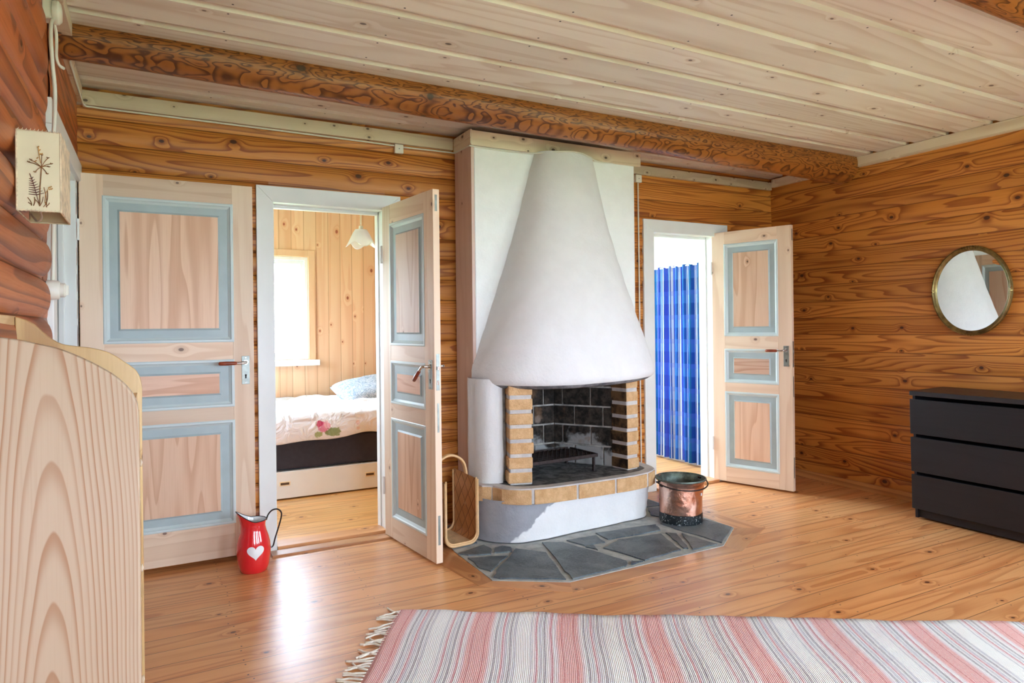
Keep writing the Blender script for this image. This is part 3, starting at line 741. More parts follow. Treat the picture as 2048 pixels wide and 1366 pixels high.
# ================================================================ DOORS
def lever(parent, u, z, y, side, droop, name='handle'):
    """chrome lever with a red-brown grip; side = -1 on the front face (room side), +1 on the back"""
    s = side
    pts = [(u, y, z), (u, y + s * 0.030, z), (u - 0.006, y + s * 0.042, z), (u - 0.020, y + s * 0.046, z - 0.003)]
    c, d = math.cos(droop), math.sin(droop)
    pts.append((u - 0.020 - 0.035 * c, y + s * 0.047, z - 0.003 - 0.035 * d))
    mb = MB(); mb.tube(smooth_path(pts, 5), 0.0075, 10)
    mb.lathe([(0.0, 0.0), (0.014, 0.0), (0.014, s * 0.008), (0.0, s * 0.008)], (u, y, z), 16, axis='Y')
    hd = mb.build(name, M_chrome, parent, smooth=True)
    p0 = Vector(pts[-1]); v = Vector((-c, 0, -d))
    mb = MB(); mb.tube([p0 - v * 0.004, p0 + v * 0.006, p0 + v * 0.05, p0 + v * 0.085, p0 + v * 0.090], [0.008, 0.0105, 0.0115, 0.0105, 0.006], 12)
    g = mb.build('grip', M_grip, hd, smooth=True); g['label'] = 'red-brown wooden grip'
    return hd
def plate(parent, u, z0, z1, y, side, w=0.042):
    s = side; mb = MB(); mb.box(u - w / 2, min(y, y + s * 0.003), z0, u + w / 2, max(y, y + s * 0.003), z1)
    pl = mb.build('lock_plate', M_steelplate, parent, bevel=0.001); pl['label'] = 'dull metal lock plate with keyhole'
    zk = z0 + 0.045; yy = y + s * 0.0031
    mb = MB(); T = Matrix.Translation((u, yy, zk)) @ Matrix.Rotation(math.radians(90), 4, 'X')
    mb.prism(arc(0, 0.006, 0.0055, -0.9, math.pi + 0.9, 14) + [(-0.0035, -0.012), (0.0035, -0.012)], -0.0006, 0.0006, T=T)
    mb.build('keyhole', M_black, pl)
    mb = MB()
    for zz in (z0 + 0.010, z1 - 0.010): mb.lathe([(0.0, -0.0008), (0.0035, -0.0008), (0.0035, 0.0008), (0, 0.0008)], (u, y + s * 0.0034, zz), 10, axis='Y')
    mb.build('screw', M_chrome, pl)

def panel_door(name, loc, rz, wd, ht, pu, pz, label, plates=None, droop=0.0, edge_plates=True):
    t = 0.040
    d = root(name, loc, label, 'door', rz, kind='structure')
    u0, u1 = pu; zs = sorted(pz)
    for a, b in ((0, u0), (u1, wd)):
        mb = MB(); mb.box(a, 0, 0, b, t, ht); mb.build('stile', M_door_v, d, bevel=0.002)
    edges = [0] + [q for p in zs for q in p] + [ht]
    for k in range(0, len(edges), 2):
        mb = MB(); mb.box(u0, 0.0006, edges[k], u1, t - 0.0006, edges[k + 1]); mb.build('rail', M_door_h, d)
    for z0, z1 in zs:
        tall = (z1 - z0) > 0.4
        mb = MB(); mid = t / 2
        mb.box(u0, mid - 0.007, z0, u1, mid + 0.007, z1, mat=0)
        m, b = 0.072, 0.010
        for s in (-1, 1):
            ya, yb = mid + s * 0.007, mid + s * 0.0145
            A = [(u0 + m - b, ya, z0 + m - b), (u1 - m + b, ya, z0 + m - b), (u1 - m + b, ya, z1 - m + b), (u0 + m - b, ya, z1 - m + b)]
            B = [(u0 + m, yb, z0 + m), (u1 - m, yb, z0 + m), (u1 - m, yb, z1 - m), (u0 + m, yb, z1 - m)]
            for k in range(4): mb.quad(A[k], A[(k + 1) % 4], B[(k + 1) % 4], B[k], mat=0)
            mb.quad(*B, mat=1)
        p = mb.build('panel', [M_bluegrey, M_door_p if tall else M_door_ph], d)
        p['label'] = 'blue-grey bordered raised panel'
        mb = MB(); q = 0.024
        for s in (-1, 1):
            yf = 0 if s < 0 else t; yo = yf + s * 0.003; yi = mid + s * 0.0075
            loops = [[(u0 - 0.004, yf), (0.0,)], ]
            R = [(-0.006, yf), (-0.002, yo), (0.008, yo), (0.012, yf - s * 0.004), (q, yi)]
            for k in range(len(R) - 1):
                (e0, y0), (e1, y1) = R[k], R[k + 1]
                a = [(u0 + e0, y0, z0 + e0), (u1 - e0, y0, z0 + e0), (u1 - e0, y0, z1 - e0), (u0 + e0, y0, z1 - e0)]
                c = [(u0 + e1, y1, z0 + e1), (u1 - e1, y1, z0 + e1), (u1 - e1, y1, z1 - e1), (u0 + e1, y1, z1 - e1)]
                for j in range(4): mb.quad(a[j], a[(j + 1) % 4], c[(j + 1) % 4], c[j])
        mo = mb.build('moulding', M_bluelight, p); mo['label'] = 'pale blue moulding'
    zl = plates
    plate(d, wd - 0.045, zl - 0.125, zl + 0.035, 0, -1); plate(d, wd - 0.045, zl - 0.125, zl + 0.035, t, 1)
    lever(d, wd - 0.045, zl, 0, -1, droop); lever(d, wd - 0.045, zl, t, 1, 0.0)
    if edge_plates:
        mb = MB()
        mb.box(wd - 0.001, 0.010, zl - 0.13, wd + 0.0015, 0.030, zl + 0.07); mb.box(wd - 0.001, 0.012, ht - 0.12, wd + 0.0015, 0.026, ht - 0.03)
        mb.box(wd - 0.001, 0.014, zl - 0.36, wd + 0.0015, 0.026, zl - 0.20); mb.box(wd - 0.001, 0.012, 0.10, wd + 0.0015, 0.026, 0.26)
        e = mb.build('edge_lock', M_steelplate, d); e['label'] = 'metal lock case in the door edge'
        mb = MB(); mb.box(wd + 0.001, 0.014, zl - 0.018, wd + 0.010, 0.026, zl + 0.002); mb.box(wd + 0.001, 0.015, zl - 0.10, wd + 0.003, 0.025, zl - 0.075)
        mb.build('latch', M_chrome, e, bevel=0.002)
    mb = MB()
    for zz in (0.25, ht - 0.35): mb.tube([(-0.004, -0.006, zz), (-0.004, -0.006, zz + 0.11)], 0.007, 10)
    mb.build('hinge', M_white, d, smooth=True)
    return d
panel_door('door_1', (-0.338, 4.078, 0.030), 0.0, 0.838, 2.092, (0.108, 0.728), [(0.19, 0.762), (0.848, 1.102), (1.212, 1.976)],
           'whitewashed pine door folded flat against the left end of the log wall, behind the red pitcher', plates=1.09, edge_plates=False)
panel_door('door_2', (1.266, 4.092, 0.015), math.radians(-83.4), 0.675, 2.046, (0.112, 0.560), [(0.13, 0.735), (0.835, 1.085), (1.19, 1.925)],
           'whitewashed pine door standing open beside the fireplace, edge towards the viewer', plates=1.075, droop=0.7)
panel_door('door_3', (4.112, 4.150, 0.015), math.radians(-71.7), 0.655, 2.052, (0.110, 0.545), [(0.125, 0.735), (0.82, 1.085), (1.20, 1.945)],
           'whitewashed pine door standing open at the right end by the mirror wall', plates=1.085)

# ================================================================ FIREPLACE
fp = root('fireplace', (2.43, 3.85, 0), 'white plastered fireplace with yellow brick pillars and a tall cone hood', 'fireplace')
FPL = Vector((2.43, 3.85, 0))
def fbuild(mb, name, mats, par=None, **k):
    """built in room coordinates, parented at the fireplace base"""
    par = par or fp
    off = FPL
    mb.v = [tuple(Vector(v) - off) for v in mb.v]
    # keep textures in room coordinates by baking the offset back into the object transform
    o = mb.build(name, mats, None, **k)
    o.parent = par
    return o
BX0, BX1, BY = 1.78, 3.075, 3.86
mb = MB()
mb.box(BX0 + 0.02, BY, 0.93, BX1, 4.135, 2.50); mb.box(BX0 + 0.02, BY, 0.012, 1.93, 4.135, 0.93); mb.box(2.84, BY, 0.012, BX1, 4.135, 0.93)
mb.box(1.93, 4.08, 0.012, 2.84, 4.135, 0.93)
fbuild(mb, 'chimney_breast', M_breast, bevel=0.006)
mb = MB(); mb.box(BX0, BY + 0.004, 0.012, BX0 + 0.02, 4.125, 2.47)
sb = fbuild(mb, 'side_board', wood('pinkish_board', 'Z', 'Y', C3(226, 202, 190), C3(216, 188, 174), C3(196, 160, 142), rings=4, line=0.3, knot=0.35, kr=0.006, kcell=(0.4, 0.14), kcol=C3(90, 60, 50), tint=0.0)); sb['label'] = 'pinkish board on the left side'
# cone hood
HP = [(2.46, 2.465, 0.225, 0.135), (2.30, 2.455, 0.262, 0.175), (2.00, 2.440, 0.335, 0.250), (1.70, 2.432, 0.425, 0.330), (1.40, 2.428, 0.530, 0.415), (1.20, 2.428, 0.605, 0.465),
      (1.09, 2.430, 0.645, 0.492), (1.03, 2.432, 0.662, 0.505), (0.985, 2.434, 0.662, 0.508), (0.960, 2.436, 0.652, 0.502), (0.948, 2.438, 0.640, 0.494)]
UN = [(0.930, 2.440, 0.610, 0.470), (0.922, 2.442, 0.575, 0.440), (0.945, 2.444, 0.530, 0.400), (1.00, 2.444, 0.50, 0.36), (1.25, 2.444, 0.40, 0.26), (1.5, 2.444, 0.30, 0.15)]
def ring(c, a, d, z, n=56, p=0.86):
    out = []
    for k in range(n + 1):
        t = math.pi * k / n; cc, ss = math.cos(t), math.sin(t)
        out.append((c - a * math.copysign(abs(cc) ** p, cc), BY + 0.01 - d * abs(ss) ** p, z))
    return out
rows = []
for i in range(len(HP) - 1):
    m = 6 if i < 6 else 2
    for k in range(m):
        q = k / m; rows.append([HP[i][j] * (1 - q) + HP[i + 1][j] * q for j in range(4)])
rows.append(list(HP[-1]))
def hood(rows):
    mb = MB(); n = 56
    i0 = 0
    for r in rows:
        z, c, a, d = r
        lift = max(0.0, min(1.0, (1.03 - z) / 0.06))
        mb.v += [(x + 0.003 * nz(x * 3, z * 4), yy + 0.004 * nz(x * 4 + 2, z * 5), z + lift * 0.03 * max(0.0, x - 2.25)) for x, yy, z in ring(c, a, d, z)]
    for k in range(len(rows) - 1):
        for j in range(n):
            mb.f.append((k * (n + 1) + j, (k + 1) * (n + 1) + j, (k + 1) * (n + 1) + j + 1, k * (n + 1) + j + 1)); mb.m.append(0)
    return mb
hd = fbuild(hood(rows), 'hood', M_plaster, smooth='all'); hd['label'] = 'rough white cone-shaped hood'
fbuild(hood([list(HP[-1])] + [list(r) for r in UN]), 'hood_underside', M_soot_under, hd, smooth='all')
# base with curved left end
base_poly = [(1.79, 4.13), (1.735, 3.95), (1.720, 3.78), (1.748, 3.68), (1.80, 3.60), (1.865, 3.545), (1.95, 3.515), (2.10, 3.515), (2.50, 3.540), (2.84, 3.565), (2.93, 3.60), (2.97, 3.66), (3.0, 3.80), (3.06, 3.95), (3.06, 4.13)]
base_poly = [(p.x, p.y) for p in smooth_path([(x, y, 0) for x, y in base_poly], 5)]
mb = MB()
def base_fn(u, v):
    k = u * (len(base_poly) - 1); i = min(int(k), len(base_poly) - 2); q = k - i
    x = base_poly[i][0] * (1 - q) + base_poly[i + 1][0] * q; yy = base_poly[i][1] * (1 - q) + base_poly[i + 1][1] * q
    lean = 0.045 * v + 0.008 * nz(x * 5, v * 3)
    return (x, yy - lean * (1 if yy < 3.9 else 0.2), 0.0115 + 0.2585 * v)
mb.grid(base_fn, len(base_poly) - 1, 8)
fbuild(mb, 'base', M_base, smooth='all')
# hearth shelf: mortar slab edged with standing bricks
SH = [(1.79, 4.10), (1.735, 3.80), (1.735, 3.685), (1.815, 3.625), (1.830, 3.545), (1.90, 3.480), (1.985, 3.448), (2.10, 3.432), (2.40, 3.425), (2.69, 3.430), (2.84, 3.458), (2.93, 3.515), (2.965, 3.60), (2.985, 3.78), (3.0, 4.10)]
mb = MB(); mb.prism(SH, 0.262, 0.345)
shf = fbuild(mb, 'hearth_shelf', M_firefloor, bevel=0.004); shf['label'] = 'sooty stone hearth shelf edged with yellow bricks'
def bent_brick(mb, pts, z0, z1, out=0.020, back=0.07):
    """one brick following the shelf edge"""
    P2 = [Vector((x, y, 0)) for x, y in pts]; n = len(P2)
    nr = []
    for k in range(n):
        d = (P2[min(k + 1, n - 1)] - P2[max(k - 1, 0)]).normalized(); nr.append(Vector((d.y, -d.x, 0)))
    poly = [(P2[k] + nr[k] * out)[:2] for k in range(n)] + [(P2[k] - nr[k] * back)[:2] for k in range(n - 1, -1, -1)]
    mb.prism(poly, z0, z1)
def along(path, s0, s1, n=5):
    P2 = [Vector((x, y)) for x, y in path]; ds = [0]
    for k in range(1, len(P2)): ds.append(ds[-1] + (P2[k] - P2[k - 1]).length)
    out = []
    for j in range(n + 1):
        s = s0 + (s1 - s0) * j / n
        for k in range(1, len(P2)):
            if s <= ds[k] + 1e-9 or k == len(P2) - 1:
                q = (s - ds[k - 1]) / (ds[k] - ds[k - 1]); out.append(tuple(P2[k - 1].lerp(P2[k], q))); break
    return out
edge = SH[1:14]
mb = MB(); L0 = sum((Vector(edge[k + 1]) - Vector(edge[k])).length for k in range(len(edge) - 1))
cuts = [0.02, 0.195, 0.465, 0.760, 1.045, 1.32, 1.55]
for a, b in zip(cuts[:-1], cuts[1:]): bent_brick(mb, along(edge, a + 0.008, min(b - 0.008, L0), 6), 0.252, 0.338, 0.018 + 0.004 * rng.random())
eb = fbuild(mb, 'edge_bricks', M_brick, shf, bevel=0.006, bseg=2); eb['label'] = 'row of yellow bricks along the shelf front'
mb = MB(); bent_brick(mb, along(edge, 0.0, L0, 26), 0.256, 0.347, 0.0145, 0.05)
fbuild(mb, 'mortar', M_cement, shf)
# brick pillars
def pillar(c, ang, w, dp, z0, z1, courses, label, inner):
    T = Matrix.Translation((c[0], c[1], 0)) @ Matrix.Rotation(ang, 4, 'Z')
    mb = MB(); h = (z1 - z0) / courses
    for k in range(courses):
        j = 0.005 * rng.uniform(-1, 1); g = 0.0105
        mats = [0, 0, 0, 0, 0, 0]; mats[inner] = 2
        mb.box(-w / 2 + j, -dp / 2 + 0.004 * rng.uniform(-1, 1), z0 + k * h + g, w / 2 + j, dp / 2, z0 + (k + 1) * h - g, T=T, mats=mats)
    mb.box(-w / 2 + 0.006, -dp / 2 + 0.005, z0, w / 2 - 0.006, dp / 2 - 0.004, z1, mat=1, T=T)
    o = fbuild(mb, 'brick_pillar', [M_brick, M_cement, M_sootbrick], bevel=0.007); o['label'] = label
pillar((1.972, 3.622), math.radians(-17), 0.150, 0.125, 0.342, 0.965, 7, 'left yellow brick pillar', 5)
pillar((2.795, 3.640), math.radians(9), 0.112, 0.150, 0.342, 0.965, 7, 'right yellow brick pillar with sooty inner side', 4)
# white rounded plaster pier left of the bricks
mb = MB()
pier = [(1.80, 3.99), (1.755, 3.90), (1.752, 3.78), (1.772, 3.71), (1.815, 3.672), (1.870, 3.664), (1.895, 3.69), (1.90, 3.80), (1.93, 3.99)]
pier = [(p.x, p.y) for p in smooth_path([(x, y, 0) for x, y in pier], 5)]
def pier_fn(u, v):
    k = u * (len(pier) - 1); i = min(int(k), len(pier) - 2); q = k - i
    x = pier[i][0] * (1 - q) + pier[i + 1][0] * q; yy = pier[i][1] * (1 - q) + pier[i + 1][1] * q
    return (x + 0.002 * nz(yy * 2, v * 2), yy + 0.003 * nz(x * 2, v * 2, 2), 0.344 + 0.64 * v)
mb.grid(pier_fn, len(pier) - 1, 14)
pr_ = fbuild(mb, 'plaster_pier', M_plaster, smooth='all'); pr_['label'] = 'rounded white plaster pier'
# right plaster flank
mb = MB(); mb.box(2.86, 3.70, 0.342, 2.93, 3.99, 0.96); fbuild(mb, 'side_flank', M_plaster, bevel=0.015)
# firebox of dark blocks
fbx = MB(); zb0 = 0.345
def block_wall(mb, p0, p1, z0, z1, hs, offs, bl, mortar=True):
    p0, p1 = Vector((*p0, 0)), Vector((*p1, 0)); d = (p1 - p0); L = d.length; d.normalize(); nn = Vector((d.y, -d.x, 0))
    T = Matrix(((d.x, nn.x, 0, p0.x), (d.y, nn.y, 0, p0.y), (0, 0, 1, 0), (0, 0, 0, 1)))
    mb.box(0, -0.05, z0, L, 0.0, z1, mat=1, T=T)
    z = z0; k = 0
    while z < z1 - 0.01:
        x = -offs[k % len(offs)]
        while x < L:
            a, b = max(0.004, x + 0.005), min(L - 0.004, x + bl - 0.005)
            if b - a > 0.01: mb.box(a, 0.0, z + 0.006, b, 0.010, min(z1, z + hs - 0.006), mat=0, T=T)
            x += bl
        z += hs; k += 1
block_wall(fbx, (1.93, 4.065), (2.50, 4.065), zb0, 1.02, 0.135, (0.10, 0.02), 0.25)
block_wall(fbx, (2.50, 4.065), (2.745, 3.70), zb0, 1.02, 0.135, (0.05, 0.14), 0.21)
block_wall(fbx, (1.93, 3.70), (1.93, 4.065), zb0, 1.02, 0.135, (0.05, 0.14), 0.21)
fx = fbuild(fbx, 'firebox', [M_fire, M_firemortar], bevel=0.004); fx['label'] = 'sooty block-lined firebox'
# whitewashed boards round the top of the chimney
mb = MB(); mb.box(1.772, 3.840, 2.455, 3.120, BY - 0.002, 2.550)
tb = fbuild(mb, 'top_board', M_trimw_x, bevel=0.002); tb['label'] = 'whitewashed board across the chimney top'
mb = MB(); mb.box(1.766, BY - 0.018, 2.460, 1.779, 4.112, 2.556); fbuild(mb, 'top_board', M_trimw_y, bevel=0.002)

# slate hearth on the floor
sh = root('slate_hearth', (2.4, 3.3, 0), 'flush crazy-paved slate hearth on the floor below the white fireplace', 'hearth')
HO = [(1.524, 3.598), (1.518, 3.091), (1.85, 2.875), (2.343, 2.885), (2.943, 2.90), (3.258, 3.122), (3.262, 3.40), (3.245, 4.10), (1.60, 4.10)]
mb = MB(); mb.prism([(x - 2.4, y - 3.3) for x, y in HO], -0.02, 0.004); mb.build('grout', M_grout, sh)
STN = [[(1.518, 3.535), (1.718, 3.608), (1.73, 3.531), (1.689, 3.436), (1.56, 3.478)], [(1.743, 3.523), (1.80, 3.53), (1.836, 3.487), (1.814, 3.414), (1.708, 3.442)],
       [(1.539, 3.442), (1.751, 3.368), (1.562, 3.19), (1.53, 3.27)], [(1.535, 3.114), (1.60, 3.20), (1.847, 3.446), (1.97, 3.307), (1.848, 2.903), (1.56, 3.08)],
       [(2.04, 3.47), (2.151, 3.412), (2.284, 2.967), (2.236, 2.900), (1.878, 2.890), (1.90, 3.0)], [(2.186, 3.429), (2.396, 3.421), (2.369, 3.286), (2.229, 3.295)],
       [(2.212, 3.27), (2.275, 3.278), (2.254, 3.19)], [(2.415, 3.46), (2.864, 3.415), (2.813, 3.298), (2.415, 3.315)], [(2.297, 3.204), (2.467, 3.284), (2.763, 3.247), (2.665, 2.957), (2.372, 2.922)],
       [(2.30, 2.957), (2.355, 2.916), (2.265, 2.905)], [(2.801, 3.244), (2.850, 3.20), (2.72, 2.945), (2.693, 2.965)], [(2.875, 3.19), (2.92, 2.925), (2.73, 2.922)],
       [(2.905, 3.413), (2.984, 3.475), (3.22, 3.34), (3.248, 3.127), (2.962, 2.93), (2.906, 3.285)], [(3.066, 3.744), (3.235, 3.70), (3.24, 3.38), (3.0, 3.50), (2.98, 3.60)],
       [(3.07, 3.78), (3.23, 3.74), (3.23, 4.08), (3.08, 4.08)], [(1.60, 3.64), (1.70, 3.66), (1.70, 4.05), (1.62, 4.05)]]
mb = MB()
for q in STN:
    cx = sum(p[0] for p in q) / len(q); cy = sum(p[1] for p in q) / len(q)
    if sum(q[k][0] * q[(k + 1) % len(q)][1] - q[(k + 1) % len(q)][0] * q[k][1] for k in range(len(q))) < 0: q = q[::-1]
    pts = []
    for k in range(len(q)):                                                        # irregular broken edges
        a, b = Vector(q[k]), Vector(q[(k + 1) % len(q)])
        for j in range(5):
            p = a.lerp(b, j / 5); n = Vector((b.y - a.y, a.x - b.x)).normalized()
            p += n * (0.004 * math.sin(p.x * 61 + p.y * 37) - 0.003); pts.append((p.x - 2.4, p.y - 3.3))
    mb.prism(pts, -0.01, 0.011)
mb.build('slate_stones', M_slate, sh, bevel=0.003)

# pine border boards let into the floor round the hearth
BO = [(1.30, 3.95), (1.36, 3.42), (1.43, 3.06), (1.79, 2.755), (2.96, 2.775), (3.44, 3.03), (3.46, 3.55)]
BI = [(1.50, 3.95), (1.519, 3.60), (1.515, 3.085), (1.848, 2.868), (2.946, 2.893), (3.266, 3.117), (3.272, 3.55)]
for k, lab in ((1, 'left'), (2, 'slanting front left'), (3, 'front'), (4, 'slanting front right'), (5, 'right')):
    if k == 1: q = [BO[0], BO[2], BI[2], BI[0]]
    else: q = [BO[k], BO[k + 1], BI[k + 1], BI[k]]
    ang = math.atan2(q[1][1] - q[0][1], q[1][0] - q[0][0]); cx, cy = q[0]
    c, s_ = math.cos(-ang), math.sin(-ang)
    loc = [((x - cx) * c - (y - cy) * s_, (x - cx) * s_ + (y - cy) * c) for x, y in q]
    mb = MB(); mb.prism(loc, -0.01, 0.0015)
    o = mb.build('trim_%d' % (13 + k), M_floor_edge); o.location = (cx, cy, 0); o.rotation_euler = (0, 0, ang)
    struct(o, 'pine floor border board on the %s side of the slate hearth' % lab, 'floor border')

# fire grate
g = root('fire_grate', (2.28, 3.80, 0.345), 'low rusty iron mesh grate on legs inside the firebox', 'grate', rz=math.radians(4))
mb = MB(); gw, gd, gz = 0.29, 0.150, 0.105
for sx in range(-12, 13):
    for s in (-1, 1):
        x0 = sx * 0.036; pts = []
        for k in range(13):
            yy = -gd + 2 * gd * k / 12; x = x0 + s * yy * 0.75
            if abs(x) <= gw: pts.append((x, yy, gz + 0.002 * s))
        if len(pts) > 1: mb.tube(pts, 0.0028, 5)
mb.build('mesh', M_iron, g)
mb = MB(); mb.box(-gw - 0.008, -gd - 0.012, gz - 0.014, gw + 0.008, -gd, gz + 0.008); mb.box(-gw - 0.008, gd, gz - 0.014, gw + 0.008, gd + 0.012, gz + 0.008)
mb.box(-gw - 0.012, -gd, gz - 0.014, -gw, gd, gz + 0.008); mb.box(gw, -gd, gz - 0.014, gw + 0.012, gd, gz + 0.008)
mb.build('frame', M_iron, g, bevel=0.002)
for sx in (-1, 1):
    for sy in (-1, 1):
        mb = MB(); mb.box(sx * (gw - 0.02) - 0.007, sy * gd - 0.007, 0.0, sx * (gw - 0.02) + 0.007, sy * gd + 0.007, gz - 0.01); mb.build('leg', M_iron, g)

# ================================================================ THINGS ON THE FLOOR
# copper bucket
bk = root('copper_bucket', (3.068, 3.40, 0.0115), 'dented copper bucket with swing handle on the slate hearth', 'bucket', rz=math.radians(-8))
def dent(p, t, k): 
    e = 0.003 * math.sin(3 * t + k * 0.9) + 0.0025 * math.sin(7 * t - k * 1.7)
    q = Vector((p[0], p[1], 0)); l = q.length
    return p if l < 1e-6 else Vector((p[0] * (l + e) / l, p[1] * (l + e) / l, p[2]))
mb = MB()
mb.lathe([(0.136, 0.060), (0.138, 0.10), (0.139, 0.15), (0.141, 0.20), (0.145, 0.235), (0.153, 0.262), (0.162, 0.280)], n=56, fn=dent)
mb.lathe([(0.159, 0.281), (0.146, 0.262), (0.138, 0.235), (0.131, 0.15), (0.128, 0.03), (0.0, 0.028)], n=56, mat=1)
mb.build('body', [M_copper, M_verd], bk, smooth=True)
mb = MB(); mb.lathe([(0.0, 0.0), (0.139, 0.0), (0.141, 0.006), (0.1395, 0.058), (0.136, 0.061)], n=48)
o = mb.build('base_band', M_band, bk, smooth=True); o['label'] = 'black and white speckled base band'
mb = MB(); mb.lathe([(0.158, 0.278), (0.163, 0.274), (0.167, 0.279), (0.166, 0.285), (0.160, 0.286), (0.157, 0.282), (0.158, 0.278)], n=48); mb.build('rim', M_verd, bk, smooth=True)
mb = MB(); pts = [(0.178 * math.cos(a), -0.160 * math.sin(a) - 0.003, 0.264 - 0.034 * math.sin(a)) for a in [math.pi * k / 24 for k in range(25)]]
mb.tube(pts, 0.0045, 8); h_ = mb.build('handle', M_iron, bk, smooth=True); h_['label'] = 'dark iron swing handle'
for s in (-1, 1):
    mb = MB(); mb.box(s * 0.150 - 0.004, -0.016, 0.235, s * 0.150 + 0.004, 0.016, 0.275); mb.tube([(s * 0.150, 0, 0.268), (s * 0.186, 0, 0.268)], 0.006, 8); mb.build('lug', M_iron, bk, bevel=0.001)
mb = MB(); a = math.radians(-58); T = Matrix.Translation((0.1425 * math.cos(a), 0.1425 * math.sin(a), 0.19)) @ Matrix.Rotation(a, 4, 'Z')
mb.box(-0.001, -0.008, -0.008, 0.0015, 0.008, 0.008, T=T); o = mb.build('price_sticker', M_white, bk); o['label'] = 'small blank white sticker'

# red enamel pitcher
jg = root('enamel_pitcher', (0.462, 3.868, 0.0), 'red enamel pitcher with a white heart on the floor before the folded-back door', 'pitcher', rz=0.05)
JP = [(0.062, 0.0), (0.070, 0.004), (0.079, 0.035), (0.086, 0.08), (0.088, 0.115), (0.085, 0.150), (0.077, 0.185), (0.067, 0.215), (0.061, 0.240), (0.062, 0.258), (0.068, 0.275)]
def spout(p, t, k, k0=7):
    # front lip towards local -x: pulls the mouth out and up
    w = max(0.0, -math.cos(t)) ** 2; q = max(0.0, (p[2] - 0.205) / 0.07)
    return Vector((p[0] - 0.022 * w * q * q, p[1] * (1 - 0.12 * w * q), p[2] + (0.040 * w + 0.014 * max(0, -math.cos(t))) * q * q))
mb = MB(); mb.lathe([(0, 0)] + JP, n=56, fn=spout); mb.lathe([(r - 0.003, z) for r, z in JP[::-1]] + [(0, 0.004)], n=56, fn=spout, mat=1)
mb.build('body', [M_red, M_enamel_w], jg, smooth='all')
mb = MB(); mb.tube([spout(Vector((0.0668 * math.cos(t), 0.0668 * math.sin(t), 0.275)), t, 0) for t in [2 * math.pi * k / 48 for k in range(49)]], 0.0026, 6); o = mb.build('rim', M_enamel_k, jg, smooth=True); o['label'] = 'thin dark enamel rim'
hp = smooth_path([(0.066, 0, 0.262), (0.078, 0, 0.292), (0.100, 0, 0.312), (0.128, 0, 0.312), (0.146, 0, 0.292), (0.145, 0, 0.262), (0.130, 0, 0.21), (0.112, 0, 0.155), (0.102, 0, 0.118), (0.090, 0, 0.108)], 6)
mb = MB(); mb.tube(hp, 0.0042, 8); o = mb.build('handle', M_enamel_k, jg, smooth=True); o['label'] = 'dark enamelled wire handle'
# heart painted on the belly
def jr(z):
    for k in range(len(JP) - 1):
        if JP[k][1] <= z <= JP[k + 1][1]:
            q = (z - JP[k][1]) / (JP[k + 1][1] - JP[k][1]); return JP[k][0] * (1 - q) + JP[k + 1][0] * q
    return 0.08
mb = MB()
def heart_fn(u, v):
    t = 2 * math.pi * u
    x = 16 * math.sin(t) ** 3; z = 13 * math.cos(t) - 5 * math.cos(2 * t) - 2 * math.cos(3 * t) - math.cos(4 * t)
    x, z = x * 0.00278 * v, 0.116 + (z + 2) * 0.0026 * v; r = jr(z) + 0.0012; a = math.radians(-93) + x / r
    return (r * math.cos(a), r * math.sin(a), z)
mb.grid(heart_fn, 48, 8, cu=True); o = mb.build('heart', M_enamel_w, jg, smooth='all'); o['label'] = 'white painted heart'

# birch-bark log basket behind the open door
bs = root('log_basket', (1.575, 3.78, 0.0115), 'woven birch-bark log basket half hidden behind the open door beside the fireplace', 'basket', rz=math.radians(6))
def u_prof(w, h, r, n=8):
    pts = [(-w, h)] + [(-w + r - r * math.cos(a), r - r * math.sin(a)) for a in [math.pi / 2 * k / n for k in range(n + 1)]]
    return pts + [(-x, z) for x, z in pts[::-1]]
UP = u_prof(0.108, 0.375, 0.055); dY = 0.145
def on(path, u):
    k = u * (len(path) - 1); i = min(int(k), len(path) - 2); q = k - i
    return (path[i][0] * (1 - q) + path[i + 1][0] * q, path[i][1] * (1 - q) + path[i + 1][1] * q)
mb = MB(); mb.grid(lambda u, v: (on(UP, u)[0], -dY + 2 * dY * v, on(UP, u)[1] + 0.008 + (0.018 * v if u < 0.02 or u > 0.98 else 0)), 38, 10)
mb.build('body', M_birch, bs, smooth='all', solid=0.006)
mb = MB(); mb.box(-0.075, -dY + 0.01, 0.0125, 0.075, dY - 0.01, 0.016); o = mb.build('bottom', M_birch_floor, bs, bevel=0.001); o['label'] = 'pale woven bottom'
for yy in (-dY, dY):
    mb = MB(); mb.tube([(x, yy, z + 0.008) for x, z in UP], 0.0085, 8); mb.tube([(x * 0.95, yy - 0.004 * math.copysign(1, yy), z + 0.018) for x, z in UP], 0.006, 8)
    o = mb.build('rim', M_rim, bs, smooth='all'); o['label'] = 'pale bent-wood rim'
mb = MB()
hpth = smooth_path([(-0.112, 0, 0.20), (-0.114, 0, 0.38), (-0.085, 0, 0.475), (0, 0, 0.515), (0.085, 0, 0.475), (0.114, 0, 0.38), (0.112, 0, 0.20)], 8)
mb.tube([p + Vector((0, -0.008, 0)) for p in hpth], 0.008, 8); mb.tube([p + Vector((0, 0.008, 0)) for p in hpth], 0.008, 8)
o = mb.build('handle', M_rim, bs, smooth='all'); o['label'] = 'arched bent-wood handle'

